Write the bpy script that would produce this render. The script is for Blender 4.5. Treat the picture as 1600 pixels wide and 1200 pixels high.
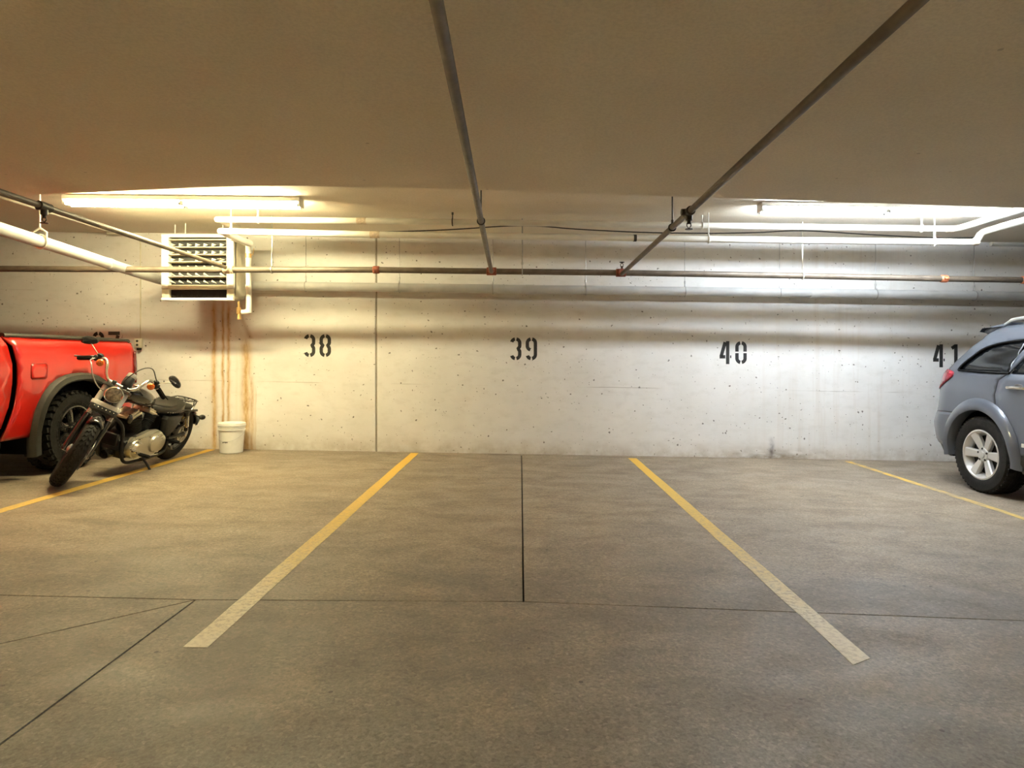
import bpy, bmesh, math, random
from mathutils import Vector, Matrix
from mathutils.geometry import delaunay_2d_cdt
for o in list(bpy.data.objects):
    bpy.data.objects.remove(o)
SC = bpy.context.scene
COL = SC.collection
PI = math.pi
R = math.radians
random.seed(7)

# ---------------------------------------------------------------- camera, world, exposure
H = 1.2            # camera height over the floor at X = 0
FPX = 990.0        # focal length in pixels of a 1600 px wide frame
S = 0.017          # the garage floor falls this much per metre to the right (drainage)
WALL = 8.0
cam_data = bpy.data.cameras.new('camera')
cam_data.sensor_width = 36.0
cam_data.lens = FPX / 1600 * 36.0
cam_data.shift_x = -13 / 1600
cam_data.shift_y = -39 / 1600
cam_data.clip_start = 0.05
cam = bpy.data.objects.new('camera', cam_data)
COL.objects.link(cam)
cam.location = (0, 0, H)
cam.rotation_euler = (PI / 2, 0, 0)
SC.camera = cam
world = bpy.data.worlds.new('world')
SC.world = world
world.use_nodes = True
world.node_tree.nodes['Background'].inputs[0].default_value = (0, 0, 0, 1)
world.node_tree.nodes['Background'].inputs[1].default_value = 0
SC.view_settings.view_transform = 'Standard'
SC.view_settings.look = 'None'
SC.view_settings.exposure = 2.05
SC.view_settings.gamma = 1.0
SC.view_settings.use_curve_mapping = False
WARM = (1.0, 0.89, 0.52)
COOL = (0.77, 0.87, 1.0)
TUBE_POWER = 42.0       # emission strength of the two lamps in view
AISLE_FILL_TRAY = 0.16
AISLE_FILL_POWER = 235.0      # added fill lamps, unseen behind the camera
SC.cycles.max_bounces = 10
SC.cycles.diffuse_bounces = 6
SC.cycles.glossy_bounces = 4
SC.cycles.sample_clamp_indirect = 6.0
SC.cycles.caustics_reflective = False
SC.cycles.caustics_refractive = False
SC.cycles.use_denoising = True
# ---------------------------------------------------------------- helpers
def at(px, py, Y):
    """the world point at depth Y that the photograph shows at (px, py)"""
    return Vector(((px - 813) * Y / FPX, Y, H - (py - 561) * Y / FPX))

def fz(X):
    return -S * X

class MB:
    def __init__(s, M=None):
        s.bm = bmesh.new()
        s.M = M
    def _end(s, vs, M=None):
        if M is not None:
            for v in vs: v.co = M @ v.co
        if s.M is not None:
            for v in vs: v.co = s.M @ v.co
        return vs
    def box(s, c, size, rot=None, bevel=0.0, M=None):
        r = bmesh.ops.create_cube(s.bm, size=1.0)
        vs = r['verts']
        for v in vs: v.co = Vector((v.co.x * size[0], v.co.y * size[1], v.co.z * size[2]))
        if bevel > 0:
            es = list({e for v in vs for e in v.link_edges})
            b = bmesh.ops.bevel(s.bm, geom=es, offset=bevel, segments=2, affect='EDGES', profile=0.5)
            vs = list({v for f in b['faces'] for v in f.verts} | {v for v in vs if v.is_valid})
        T = Matrix.Translation(Vector(c))
        if rot is not None:
            T = T @ (rot if isinstance(rot, Matrix) else Matrix.Rotation(rot[1], 4, rot[0]))
        for v in vs: v.co = T @ v.co
        return s._end(vs, M)
    def ring(s, pts):
        return [s.bm.verts.new(p) for p in pts]
    def loft(s, rings, closed=True, caps=True, M=None, loop=False):
        rs = [s.ring(r) for r in rings]
        n = len(rs[0])
        pairs = list(zip(rs[:-1], rs[1:]))
        if loop: pairs.append((rs[-1], rs[0]))
        for a, b in pairs:
            for i in range(n if closed else n - 1):
                j = (i + 1) % n
                try: s.bm.faces.new((a[i], a[j], b[j], b[i]))
                except ValueError: pass
        if caps and closed and not loop:
            try:
                s.bm.faces.new(list(reversed(rs[0]))); s.bm.faces.new(rs[-1])
            except ValueError: pass
        return s._end([v for r in rs for v in r], M)
    def tube(s, pts, r, seg=10, loop=False, M=None, squash=None):
        pts = [Vector(p) for p in pts]
        n = len(pts)
        rr = r if isinstance(r, (list, tuple)) else [r] * n
        tang = []
        for i in range(n):
            if loop: t = pts[(i + 1) % n] - pts[i - 1]
            elif i == 0: t = pts[1] - pts[0]
            elif i == n - 1: t = pts[-1] - pts[-2]
            else: t = (pts[i + 1] - pts[i]).normalized() + (pts[i] - pts[i - 1]).normalized()
            tang.append(t.normalized())
        up = Vector((0, 0, 1)) if abs(tang[0].z) < 0.9 else Vector((1, 0, 0))
        nrm = (up - tang[0] * up.dot(tang[0])).normalized()
        rings = []
        for i in range(n):
            t = tang[i]
            nrm = (nrm - t * nrm.dot(t)).normalized()
            b = t.cross(nrm)
            rings.append([pts[i] + (nrm * math.cos(a) + b * math.sin(a)) * rr[i]
                          for a in (2 * PI * k / seg for k in range(seg))])
        return s.loft(rings, M=M, loop=loop)
    def cyl(s, p0, p1, r, r2=None, seg=16, M=None):
        return s.tube([p0, p1], [r, r if r2 is None else r2], seg, M=M)
    def lathe(s, prof, M=None, seg=32, loop=False):
        """prof: (radius, height) turned round local z"""
        rings = [[Vector((r * math.cos(a), r * math.sin(a), h)) for a in (2 * PI * k / seg for k in range(seg))] for r, h in prof]
        return s.loft(rings, caps=not loop, M=M, loop=loop)
    def ball(s, c, r, seg=14, M=None):
        r3 = r if isinstance(r, (tuple, list)) else (r, r, r)
        vs = bmesh.ops.create_uvsphere(s.bm, u_segments=seg, v_segments=max(6, seg // 2), radius=1.0)['verts']
        for v in vs: v.co = Vector((c[0] + v.co.x * r3[0], c[1] + v.co.y * r3[1], c[2] + v.co.z * r3[2]))
        return s._end(vs, M)
    def prism(s, poly, h0, h1, M=None, bevel=0.0):
        """poly in local xy, extruded from z = h0 to h1"""
        a = s.ring([Vector((p[0], p[1], h0)) for p in poly])
        b = s.ring([Vector((p[0], p[1], h1)) for p in poly])
        n = len(poly)
        fs = [s.bm.faces.new(list(reversed(a))), s.bm.faces.new(b)]
        for i in range(n):
            j = (i + 1) % n
            fs.append(s.bm.faces.new((a[i], a[j], b[j], b[i])))
        vs = a + b
        if bevel > 0:
            es = list({e for v in b for e in v.link_edges if e.verts[0] in b and e.verts[1] in b})
            r = bmesh.ops.bevel(s.bm, geom=es, offset=bevel, segments=2, affect='EDGES', profile=0.5)
            vs = list({v for f in r['faces'] for v in f.verts} | {v for v in vs if v.is_valid})
        return s._end(vs, M)
    def quad(s, pts, M=None):
        vs = s.ring([Vector(p) for p in pts])
        s.bm.faces.new(vs)
        return s._end(vs, M)
    def build(s, name, mat, parent=None, smooth=35, fix=True):
        if fix: bmesh.ops.recalc_face_normals(s.bm, faces=s.bm.faces)
        me = bpy.data.meshes.new(name)
        s.bm.to_mesh(me); s.bm.free()
        if smooth:
            me.shade_smooth()
            me.set_sharp_from_angle(angle=R(smooth))
        me.materials.append(mat)
        o = bpy.data.objects.new(name, me)
        COL.objects.link(o)
        if parent is not None: o.parent = parent
        return o

def tag(o, label=None, cat=None, group=None, kind=None):
    if label: o['label'] = label
    if cat: o['category'] = cat
    if group: o['group'] = group
    if kind: o['kind'] = kind
    return o

def empty(name, M=None):
    o = bpy.data.objects.new(name, None)
    o.empty_display_size = 0.1
    COL.objects.link(o)
    if M is not None: o.matrix_world = M
    return o

def copy_tree(o, parent=None):
    c = o.copy(); COL.objects.link(c)
    if parent is not None: c.parent = parent
    for ch in list(o.children): copy_tree(ch, c)
    return c

def lerp(a, b, t): return a + (b - a) * t

def interp(tab, x):
    if x <= tab[0][0]: return tab[0][1]
    for (x0, y0), (x1, y1) in zip(tab[:-1], tab[1:]):
        if x <= x1:
            t = (x - x0) / (x1 - x0)
            t2 = t * t * (3 - 2 * t) * 0.5 + t * 0.5
            return y0 + (y1 - y0) * t2
    return tab[-1][1]

def smooth_path(pts, n=6, closed=False):
    P = [Vector(p) for p in pts]
    out = []
    m = len(P)
    rng = range(m) if closed else range(m - 1)
    for i in rng:
        p1, p2 = P[i], P[(i + 1) % m]
        p0 = P[i - 1] if (closed or i > 0) else p1 * 2 - p2
        p3 = P[(i + 2) % m] if (closed or i + 2 < m) else p2 * 2 - p1
        for k in range(n):
            t = k / n
            out.append(0.5 * ((2 * p1) + (p2 - p0) * t + (2 * p0 - 5 * p1 + 4 * p2 - p3) * t * t + (3 * p1 - p0 - 3 * p2 + p3) * t ** 3))
    if not closed: out.append(P[-1].copy())
    return out

def inside(poly, x, y):
    c = False
    n = len(poly)
    for i in range(n):
        x0, y0 = poly[i][0], poly[i][1]; x1, y1 = poly[i - 1][0], poly[i - 1][1]
        if (y0 > y) != (y1 > y) and x < (x1 - x0) * (y - y0) / (y1 - y0) + x0: c = not c
    return c

def edge_dist(poly, x, y):
    d = 1e9
    p = Vector((x, y))
    for i in range(len(poly)):
        a = Vector(poly[i - 1][:2]); b = Vector(poly[i][:2])
        ab = b - a
        t = max(0, min(1, (p - a).dot(ab) / max(ab.length_squared, 1e-12)))
        d = min(d, (p - a - ab * t).length)
    return d

def panel(name, poly, f, mat, parent, step=0.06, thick=0.012, inward=None, smooth=40):
    """a curved sheet: the outline poly in two parameters is meshed and mapped to 3-D by f; inward gives its thickness direction"""
    pts = []
    n = len(poly)
    for i in range(n):
        a = Vector(poly[i][:2]); b = Vector(poly[(i + 1) % n][:2])
        k = max(1, int((b - a).length / step))
        for q in range(k): pts.append(a.lerp(b, q / k))
    nb = len(pts)
    edges = [(i, (i + 1) % nb) for i in range(nb)]
    ring = [tuple(p) for p in pts]
    x0 = min(p.x for p in pts); x1 = max(p.x for p in pts)
    y0 = min(p.y for p in pts); y1 = max(p.y for p in pts)
    i = 0
    y = y0 + step / 2
    while y < y1:
        x = x0 + step * (0.5 if i % 2 else 0.0)
        while x < x1:
            if inside(ring, x, y) and edge_dist(ring, x, y) > step * 0.45: pts.append(Vector((x, y)))
            x += step
        y += step * 0.87; i += 1
    r = delaunay_2d_cdt(pts, edges, [list(range(nb))], 1, 1e-5)
    m = MB()
    vs = [m.bm.verts.new(f(p.x, p.y)) for p in r[0]]
    for t in r[2]:
        try: m.bm.faces.new([vs[k] for k in t])
        except ValueError: pass
    o = m.build(name, mat, parent, smooth)
    if thick:
        # face normals outward: compare with the inward hint
        me = o.data
        if inward is not None and len(me.polygons):
            s_ = sum(p.normal.dot(Vector(inward(p.center) if callable(inward) else inward)) for p in me.polygons)
            if s_ > 0: me.flip_normals()
        md = o.modifiers.new('thickness', 'SOLIDIFY')
        md.thickness = thick; md.offset = -1
    return o

# ---------------------------------------------------------------- material helpers
class NT:
    """small wrapper to write node maths"""
    def __init__(s, name):
        s.m = bpy.data.materials.new(name); s.m.use_nodes = True
        s.t = s.m.node_tree; s.n = s.t.nodes; s.l = s.t.links
        s.b = s.n['Principled BSDF']
        s.tc = s.n.new('ShaderNodeTexCoord')
        s.obj = s.tc.outputs['Object']
        g = s.n.new('ShaderNodeNewGeometry')
        s.pos = g.outputs['Position']
    def setp(s, k, v):
        i = s.b.inputs[k]
        if hasattr(v, 'is_output') or isinstance(v, bpy.types.NodeSocket): s.l.new(v, i)
        else: i.default_value = v
    def math(s, op, a, b=None, c=None, clamp=False):
        n = s.n.new('ShaderNodeMath'); n.operation = op; n.use_clamp = clamp
        for k, v in enumerate((a, b, c)):
            if v is None: continue
            if isinstance(v, bpy.types.NodeSocket): s.l.new(v, n.inputs[k])
            else: n.inputs[k].default_value = v
        return n.outputs[0]
    def xyz(s, v):
        n = s.n.new('ShaderNodeSeparateXYZ'); s.l.new(v, n.inputs[0]); return n.outputs
    def scale(s, v, sc):
        n = s.n.new('ShaderNodeMapping'); s.l.new(v, n.inputs[0]); n.inputs['Scale'].default_value = sc; return n.outputs[0]
    def noise(s, v, sc, det=4, rough=0.55, dist=0.0, out='Fac'):
        n = s.n.new('ShaderNodeTexNoise'); s.l.new(v, n.inputs['Vector'])
        n.inputs['Scale'].default_value = sc; n.inputs['Detail'].default_value = det
        n.inputs['Roughness'].default_value = rough; n.inputs['Distortion'].default_value = dist
        return n.outputs[0 if out == 'Fac' else 1]
    def voronoi(s, v, sc, rnd=1.0):
        n = s.n.new('ShaderNodeTexVoronoi'); s.l.new(v, n.inputs['Vector'])
        n.inputs['Scale'].default_value = sc; n.inputs['Randomness'].default_value = rnd
        return n.outputs['Distance'], n.outputs['Color']
    def ramp(s, f, stops, interp='LINEAR'):
        n = s.n.new('ShaderNodeValToRGB'); s.l.new(f, n.inputs[0])
        n.color_ramp.interpolation = interp
        el = n.color_ramp.elements
        while len(el) < len(stops): el.new(0.5)
        for e, (p, c) in zip(el, stops):
            e.position = p; e.color = (c, c, c, 1) if isinstance(c, (int, float)) else (*c, 1)
        return n.outputs[0]
    def mix(s, f, a, b, mode='MIX'):
        n = s.n.new('ShaderNodeMix'); n.data_type = 'RGBA'; n.blend_type = mode
        ins = [i for i in n.inputs if i.type == 'RGBA']; fac = n.inputs[0]
        if isinstance(f, bpy.types.NodeSocket): s.l.new(f, fac)
        else: fac.default_value = f
        for i, v in zip(ins, (a, b)):
            if isinstance(v, bpy.types.NodeSocket): s.l.new(v, i)
            else: i.default_value = (*v, 1)
        return [o for o in n.outputs if o.type == 'RGBA'][0]
    def bump(s, h, strength=0.3, dist=0.01):
        n = s.n.new('ShaderNodeBump'); s.l.new(h, n.inputs['Height'])
        n.inputs['Strength'].default_value = strength; n.inputs['Distance'].default_value = dist
        s.l.new(n.outputs[0], s.b.inputs['Normal'])

def mat(name, col, rough=0.5, metal=0.0, var=0.12, nscale=14.0, bump=0.0, coat=0.0, spec=None, stretch=None):
    t = NT(name)
    v = t.obj if stretch is None else t.scale(t.obj, stretch)
    n = t.noise(v, nscale, 4)
    d = tuple(c * (1 - var) for c in col); u = tuple(min(1, c * (1 + var)) for c in col)
    t.setp('Base Color', t.ramp(n, [(0.3, d), (0.7, u)]) if var else (*col, 1))
    if var: t.setp('Roughness', t.ramp(t.noise(v, nscale * 2.3, 3), [(0.3, max(0.02, rough - 0.06)), (0.7, min(1, rough + 0.06))]))
    else: t.setp('Roughness', rough)
    t.setp('Metallic', metal)
    if coat: t.setp('Coat Weight', coat); t.setp('Coat Roughness', 0.05)
    if spec is not None: t.setp('Specular IOR Level', spec)
    if bump: t.bump(t.noise(v, nscale * 4, 5), bump, 0.004)
    return t.m

def glow(name, col, power):
    m = bpy.data.materials.new(name); m.use_nodes = True
    b = m.node_tree.nodes['Principled BSDF']
    b.inputs['Base Color'].default_value = (0.9, 0.9, 0.9, 1)
    b.inputs['Emission Color'].default_value = (*col, 1)
    b.inputs['Emission Strength'].default_value = power
    return m

MT = {}
MT['white_enamel'] = mat('white_enamel', (0.78, 0.76, 0.70), 0.4, var=0.05)
MT['heater_paint'] = mat('cream_heater_paint', (0.60, 0.55, 0.42), 0.42, var=0.10, nscale=9)
MT['heater_dark'] = mat('dark_coil', (0.010, 0.010, 0.009), 0.6)
MT['pipe_white'] = mat('white_pipe_jacket', (0.78, 0.75, 0.66), 0.5, var=0.07, nscale=6, bump=0.1)
MT['pipe_brown'] = mat('sprinkler_steel', (0.135, 0.105, 0.075), 0.5, 0.1, var=0.25, nscale=10, bump=0.15)
MT['pipe_grey'] = mat('grey_drain_pipe', (0.52, 0.52, 0.50), 0.5, var=0.10, nscale=5)
MT['rust_red'] = mat('rusty_red_coupling', (0.30, 0.09, 0.05), 0.6, 0.2, var=0.4, nscale=40, bump=0.3)
MT['rust_orange'] = mat('orange_coupling', (0.62, 0.20, 0.09), 0.55, 0.1, var=0.35, nscale=40, bump=0.3)
MT['tape'] = mat('beige_tape', (0.62, 0.50, 0.36), 0.7, var=0.2, nscale=50, bump=0.4)
MT['brass'] = mat('brass', (0.62, 0.40, 0.16), 0.35, 0.8, var=0.15, nscale=40)
MT['steel'] = mat('galvanised_steel', (0.45, 0.44, 0.42), 0.4, 0.8, var=0.15, nscale=30)
MT['dark_steel'] = mat('dark_steel', (0.05, 0.042, 0.034), 0.5, 0.6, var=0.2, nscale=30)
MT['cable'] = mat('black_cable_rubber', (0.03, 0.028, 0.025), 0.6)
MT['bucket'] = mat('white_bucket_plastic', (0.82, 0.81, 0.76), 0.35, var=0.04)
MT['bucket_dark'] = mat('bucket_print', (0.10, 0.09, 0.08), 0.6)
MT['black_paint'] = mat('black_stencil_paint', (0.022, 0.021, 0.019), 0.75, var=0.4, nscale=30)
MT['chrome'] = mat('chrome', (0.80, 0.78, 0.74), 0.12, 1.0, var=0.0)
MT['alu'] = mat('cast_aluminium', (0.58, 0.56, 0.48), 0.32, 0.8, var=0.05, nscale=5)
MT['satin'] = mat('satin_silver', (0.55, 0.55, 0.53), 0.38, 0.7, var=0.08)
MT['black_gloss'] = mat('gloss_black', (0.012, 0.012, 0.012), 0.2, 0.0, var=0.0, coat=0.8)
MT['black_satin'] = mat('satin_black', (0.012, 0.012, 0.011), 0.42, var=0.2, spec=0.35)
MT['black_rubber'] = mat('black_rubber', (0.010, 0.0095, 0.009), 0.8, var=0.25, nscale=25, bump=0.15, spec=0.12)
MT['tyre'] = mat('tyre_rubber', (0.013, 0.0125, 0.011), 0.72, var=0.3, nscale=18, bump=0.2, spec=0.22)
MT['liner'] = mat('dull_black_liner', (0.006, 0.006, 0.0055), 1.0, var=0.2, spec=0.0)
MT['leather'] = mat('black_leather', (0.018, 0.017, 0.013), 0.38, var=0.25, nscale=60, bump=0.2)
MT['red_paint'] = mat('red_truck_paint', (0.50, 0.010, 0.005), 0.32, 0.0, var=0.0, coat=1.0)
MT['silver_paint'] = mat('silver_blue_paint', (0.088, 0.100, 0.122), 0.38, 0.25, var=0.0, coat=0.8)
MT['flare'] = mat('grey_flare_plastic', (0.032, 0.029, 0.022), 0.6, var=0.15, nscale=30)
MT['dark_glass'] = mat('tinted_glass', (0.008, 0.009, 0.010), 0.05, 0.0, var=0.0, spec=0.45)
MT['tail_red'] = mat('tail_lamp_red', (0.26, 0.012, 0.026), 0.2, 0.0, var=0.15, nscale=60, coat=0.4)
MT['tail_dark'] = mat('dark_tail_lamp', (0.12, 0.02, 0.015), 0.15, 0.0, coat=1.0)
MT['amber'] = mat('amber_lens', (0.85, 0.20, 0.03), 0.2, 0.0, var=0.2, nscale=80, coat=1.0)
MT['lens'] = mat('headlight_lens', (0.40, 0.36, 0.30), 0.15, 0.6, var=0.6, nscale=40, coat=1.0)
MT['wheel_silver'] = mat('alloy_wheel_silver', (0.62, 0.61, 0.58), 0.34, 0.45, var=0.0)
MT['rocker'] = mat('cream_rocker_cover', (0.72, 0.64, 0.47), 0.35, 0.5, var=0.15, nscale=30)
MT['outlet'] = mat('outlet_plastic', (0.62, 0.58, 0.45), 0.5)
# ---------------------------------------------------------------- the setting: walls, floor, ceiling
XW = 12.0
YB = -14.0
ZC = 2.74      # recess ceiling over the stalls (at X = 0)
SC_ = 0.0111     # and its own, gentler fall
ZS = 2.369       # lower slab over the drive aisle

STALL = ((0.285, 0.232, 0.172), (0.340, 0.270, 0.188), (0.180, 0.143, 0.108))
AISLE = ((0.182, 0.180, 0.158), (0.205, 0.196, 0.164), (0.132, 0.130, 0.116))
def floor_mat(name, base, dark, warm, seed):
    t = NT(name)
    P = t.pos
    big = t.noise(P, 0.55, 6, 0.6, 0.6)
    mid = t.noise(t.scale(P, (1.0, 1.7, 1)), 2.3, 7, 0.65, 0.4)
    fine = t.noise(P, 95, 4, 0.75)
    base, warm, dark = STALL
    yy = t.math('ADD', t.xyz(P)[1], t.math('MULTIPLY', t.math('SUBTRACT', t.noise(P, 0.8, 4), 0.5), 1.6))
    k = t.n.new('ShaderNodeMapRange'); t.l.new(yy, k.inputs[0]); k.inputs[1].default_value = 1.5; k.inputs[2].default_value = 3.3
    k.interpolation_type = 'SMOOTHSTEP'; k = k.outputs[0]
    cb = t.mix(k, AISLE[0], base); cw = t.mix(k, AISLE[1], warm); cd = t.mix(k, AISLE[2], dark)
    c = t.mix(t.ramp(big, [(0.36, 0.0), (0.64, 1.0)]), cb, cw)
    c = t.mix(t.ramp(mid, [(0.42, 0.0), (0.68, 0.7)]), c, cd)
    patch = t.noise(t.scale(P, (0.9, 1.5, 1)), 0.9, 5, 0.6, 1.2)
    c = t.mix(t.ramp(patch, [(0.56, 0.0), (0.74, 0.35)]), c, tuple(k * 1.45 for k in base))
    streak = t.noise(t.scale(P, (0.6, 1.7, 1)), 1.5, 5, 0.6, 0.5)
    c = t.mix(t.ramp(streak, [(0.57, 0.0), (0.76, 0.45)]), c, tuple(k * 0.55 for k in dark))
    c = t.mix(t.ramp(fine, [(0.36, 0.55), (0.60, 0.0)]), c, tuple(k * 0.45 for k in dark))
    # a darker band across the floor near the cross joint, then the aggregate showing through
    zone = t.math('DIVIDE', t.math('SUBTRACT', yy, 3.1), 0.75)
    zone = t.math('POWER', 2.718, t.math('MULTIPLY', t.math('MULTIPLY', zone, zone), -1.0))
    c = t.mix(t.math('MULTIPLY', zone, t.ramp(t.noise(P, 1.4, 5), [(0.3, 0.15), (0.65, 0.75)])), c, (0.115, 0.102, 0.082))
    va, vca = t.voronoi(P, 75)
    ag = t.ramp(t.xyz(vca)[0], [(0.0, 0.62), (0.35, 0.95), (0.8, 1.05), (1.0, 1.42)])
    c = t.mix(0.62, c, ag, 'MULTIPLY')
    vd, vc = t.voronoi(P, 26)
    sx = t.xyz(vc)
    speck = t.math('MULTIPLY', t.math('LESS_THAN', vd, t.math('MULTIPLY', sx[2], 0.15)), t.math('GREATER_THAN', sx[0], 0.90))
    c = t.mix(t.math('MULTIPLY', speck, 0.40), c, (0.45, 0.41, 0.35))
    vd2, vc2 = t.voronoi(P, 11)
    sp2 = t.math('MULTIPLY', t.math('LESS_THAN', vd2, 0.10), t.math('GREATER_THAN', t.xyz(vc2)[1], 0.88))
    c = t.mix(t.math('MULTIPLY', sp2, 0.7), c, (0.03, 0.027, 0.024))
    t.setp('Base Color', c)
    t.setp('Roughness', t.ramp(mid, [(0.3, 0.52), (0.7, 0.72)]))
    t.setp('Specular IOR Level', 0.35)
    t.bump(t.math('ADD', fine, t.math('MULTIPLY', mid, 0.6)), 0.25, 0.004)
    return t.m

MT['floor_stall'] = floor_mat('stall_concrete', (0.245, 0.200, 0.150), (0.16, 0.13, 0.10), (0.300, 0.235, 0.165), 1)
MT['floor_aisle'] = floor_mat('aisle_concrete', (0.150, 0.145, 0.127), (0.105, 0.100, 0.088), (0.172, 0.158, 0.132), 2)
MT['joint_dark'] = mat('joint_filler', (0.022, 0.020, 0.017), 0.9)

def wall_mat():
    t = NT('painted_concrete_wall')
    P = t.pos
    x, y, z = t.xyz(P)
    z = t.math('ADD', z, t.math('MULTIPLY', x, S))
    big = t.noise(P, 1.1, 6, 0.6, 0.3)
    c = t.ramp(big, [(0.3, (0.69, 0.67, 0.63)), (0.7, (0.81, 0.795, 0.76))])
    mid = t.noise(t.scale(P, (1, 1, 2.2)), 5, 6, 0.65)
    c = t.mix(t.ramp(mid, [(0.5, 0.0), (0.75, 0.35)]), c, (0.50, 0.47, 0.41))
    drip = t.noise(t.scale(P, (1, 1, 0.05)), 9, 4, 0.6)
    right = t.math('MULTIPLY', t.math('SUBTRACT', x, 2.6, clamp=True), t.math('SUBTRACT', 5.5, x, clamp=True), clamp=True)
    c = t.mix(t.math('MULTIPLY', t.ramp(drip, [(0.50, 0.0), (0.66, 0.30)]), right), c, (0.52, 0.43, 0.33))
    # formwork lines
    for zz in (0.87, 1.98):
        ln = t.math('LESS_THAN', t.math('ABSOLUTE', t.math('SUBTRACT', t.math('ADD', z, t.math('MULTIPLY', t.noise(P, 2.0), 0.02)), zz)), 0.006)
        ln = t.math('MULTIPLY', ln, t.ramp(t.noise(P, 1.3), [(0.48, 0.0), (0.6, 0.45)]))
        c = t.mix(ln, c, (0.34, 0.31, 0.26))
    # bug holes in the cast face
    holes = None
    for sc, thr, keep, msk in ((5.0, 0.14, 0.62, 0.40), (11.0, 0.23, 0.50, 0.40), (21.0, 0.34, 0.48, 0.41)):
        wob = t.n.new('ShaderNodeVectorMath'); wob.operation = 'ADD'
        sc_n = t.n.new('ShaderNodeVectorMath'); sc_n.operation = 'SCALE'
        t.l.new(t.noise(P, sc * 2.4, 2, 0.6, out='Color'), sc_n.inputs[0]); sc_n.inputs['Scale'].default_value = 0.5 / sc
        t.l.new(P, wob.inputs[0]); t.l.new(sc_n.outputs[0], wob.inputs[1])
        d, vc = t.voronoi(wob.outputs[0], sc)
        sx = t.xyz(vc)
        h = t.math('MULTIPLY', t.math('LESS_THAN', d, t.math('MULTIPLY', sx[1], thr)), t.math('GREATER_THAN', sx[0], keep))
        h = t.math('MULTIPLY', h, t.math('GREATER_THAN', t.noise(P, 0.9 + sc * 0.05, 3), msk))
        holes = h if holes is None else t.math('MAXIMUM', holes, h)
    c = t.mix(t.math('MULTIPLY', holes, 0.85), c, (0.10, 0.085, 0.065))
    # dirt along the foot of the wall
    dirt = t.math('MULTIPLY', t.math('SUBTRACT', 1.0, t.math('DIVIDE', z, 0.22), clamp=True), t.ramp(t.noise(P, 3.5, 6, 0.7), [(0.35, 0.1), (0.7, 0.9)]))
    c = t.mix(dirt, c, (0.36, 0.29, 0.20))
    # rust runs below the heater
    wx = t.math('ADD', x, t.math('MULTIPLY', t.math('SUBTRACT', t.noise(t.scale(P, (1, 1, 1.2)), 3.0, 4), 0.5), 0.05))
    rn = t.noise(t.scale(P, (1, 1, 0.25)), 22, 4, 0.7)
    rust = None
    for x0, w, st, ztop in ((-3.865, 0.030, 1.0, 1.92), (-3.755, 0.018, 0.95, 1.92), (-3.685, 0.022, 0.9, 1.92),
                            (-3.46, 0.060, 1.0, 1.46), (-3.39, 0.032, 0.7, 1.0), (-3.345, 0.010, 0.4, 0.87), (-3.58, 0.020, 0.15, 1.3)):
        g = t.math('DIVIDE', t.math('SUBTRACT', wx, x0), w)
        g = t.math('POWER', 2.718, t.math('MULTIPLY', t.math('MULTIPLY', g, g), -1.0))
        g = t.math('MULTIPLY', g, t.math('MULTIPLY', t.math('SUBTRACT', ztop, z), 6.0, clamp=True))
        g = t.math('MULTIPLY', g, t.ramp(rn, [(0.25, st * 0.45), (0.65, st)]))
        rust = g if rust is None else t.math('MAXIMUM', rust, g)
    c = t.mix(rust, c, t.ramp(rn, [(0.3, (0.62, 0.38, 0.08)), (0.7, (0.34, 0.165, 0.025))]))
    # slanted run from the valve to the big stain
    gx = t.math('SUBTRACT', t.math('ADD', x, t.math('MULTIPLY', t.math('SUBTRACT', z, 1.46), 0.45)), -3.43)
    g = t.math('DIVIDE', gx, 0.035)
    g = t.math('POWER', 2.718, t.math('MULTIPLY', t.math('MULTIPLY', g, g), -1.0))
    g = t.math('MULTIPLY', g, t.math('MULTIPLY', t.math('GREATER_THAN', z, 1.40), t.math('LESS_THAN', z, 1.74)))
    c = t.mix(t.math('MULTIPLY', g, 0.5), c, (0.30, 0.17, 0.06))
    # scuffed grey smear at the foot of stall 40
    sx_ = t.math('DIVIDE', t.math('SUBTRACT', wx, 3.17), 0.030)
    sm = t.math('POWER', 2.718, t.math('MULTIPLY', t.math('MULTIPLY', sx_, sx_), -1.0))
    sm = t.math('MULTIPLY', sm, t.math('MULTIPLY', t.math('SUBTRACT', 0.29, z), 5.0, clamp=True))
    c = t.mix(t.math('MULTIPLY', sm, t.ramp(t.noise(P, 18, 4), [(0.3, 0.2), (0.6, 1.0)])), c, (0.13, 0.125, 0.13))
    ex = t.math('DIVIDE', t.math('SUBTRACT', x, 3.25), 0.62)
    em = t.math('POWER', 2.718, t.math('MULTIPLY', t.math('MULTIPLY', ex, ex), -1.0))
    em = t.math('MULTIPLY', em, t.math('SUBTRACT', 1.0, t.math('DIVIDE', z, 0.16), clamp=True))
    c = t.mix(t.math('MULTIPLY', em, t.ramp(t.noise(t.scale(P, (1, 1, 3)), 5, 5), [(0.38, 0.0), (0.6, 0.9)])), c, (0.22, 0.17, 0.11))
    t.setp('Base Color', c)
    t.setp('Roughness', 0.75)
    t.setp('Specular IOR Level', 0.25)
    fine = t.noise(P, 45, 5, 0.7)
    t.bump(t.math('SUBTRACT', t.math('MULTIPLY', fine, 0.25), holes), 0.5, 0.006)
    return t.m
MT['wall'] = wall_mat()

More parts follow.
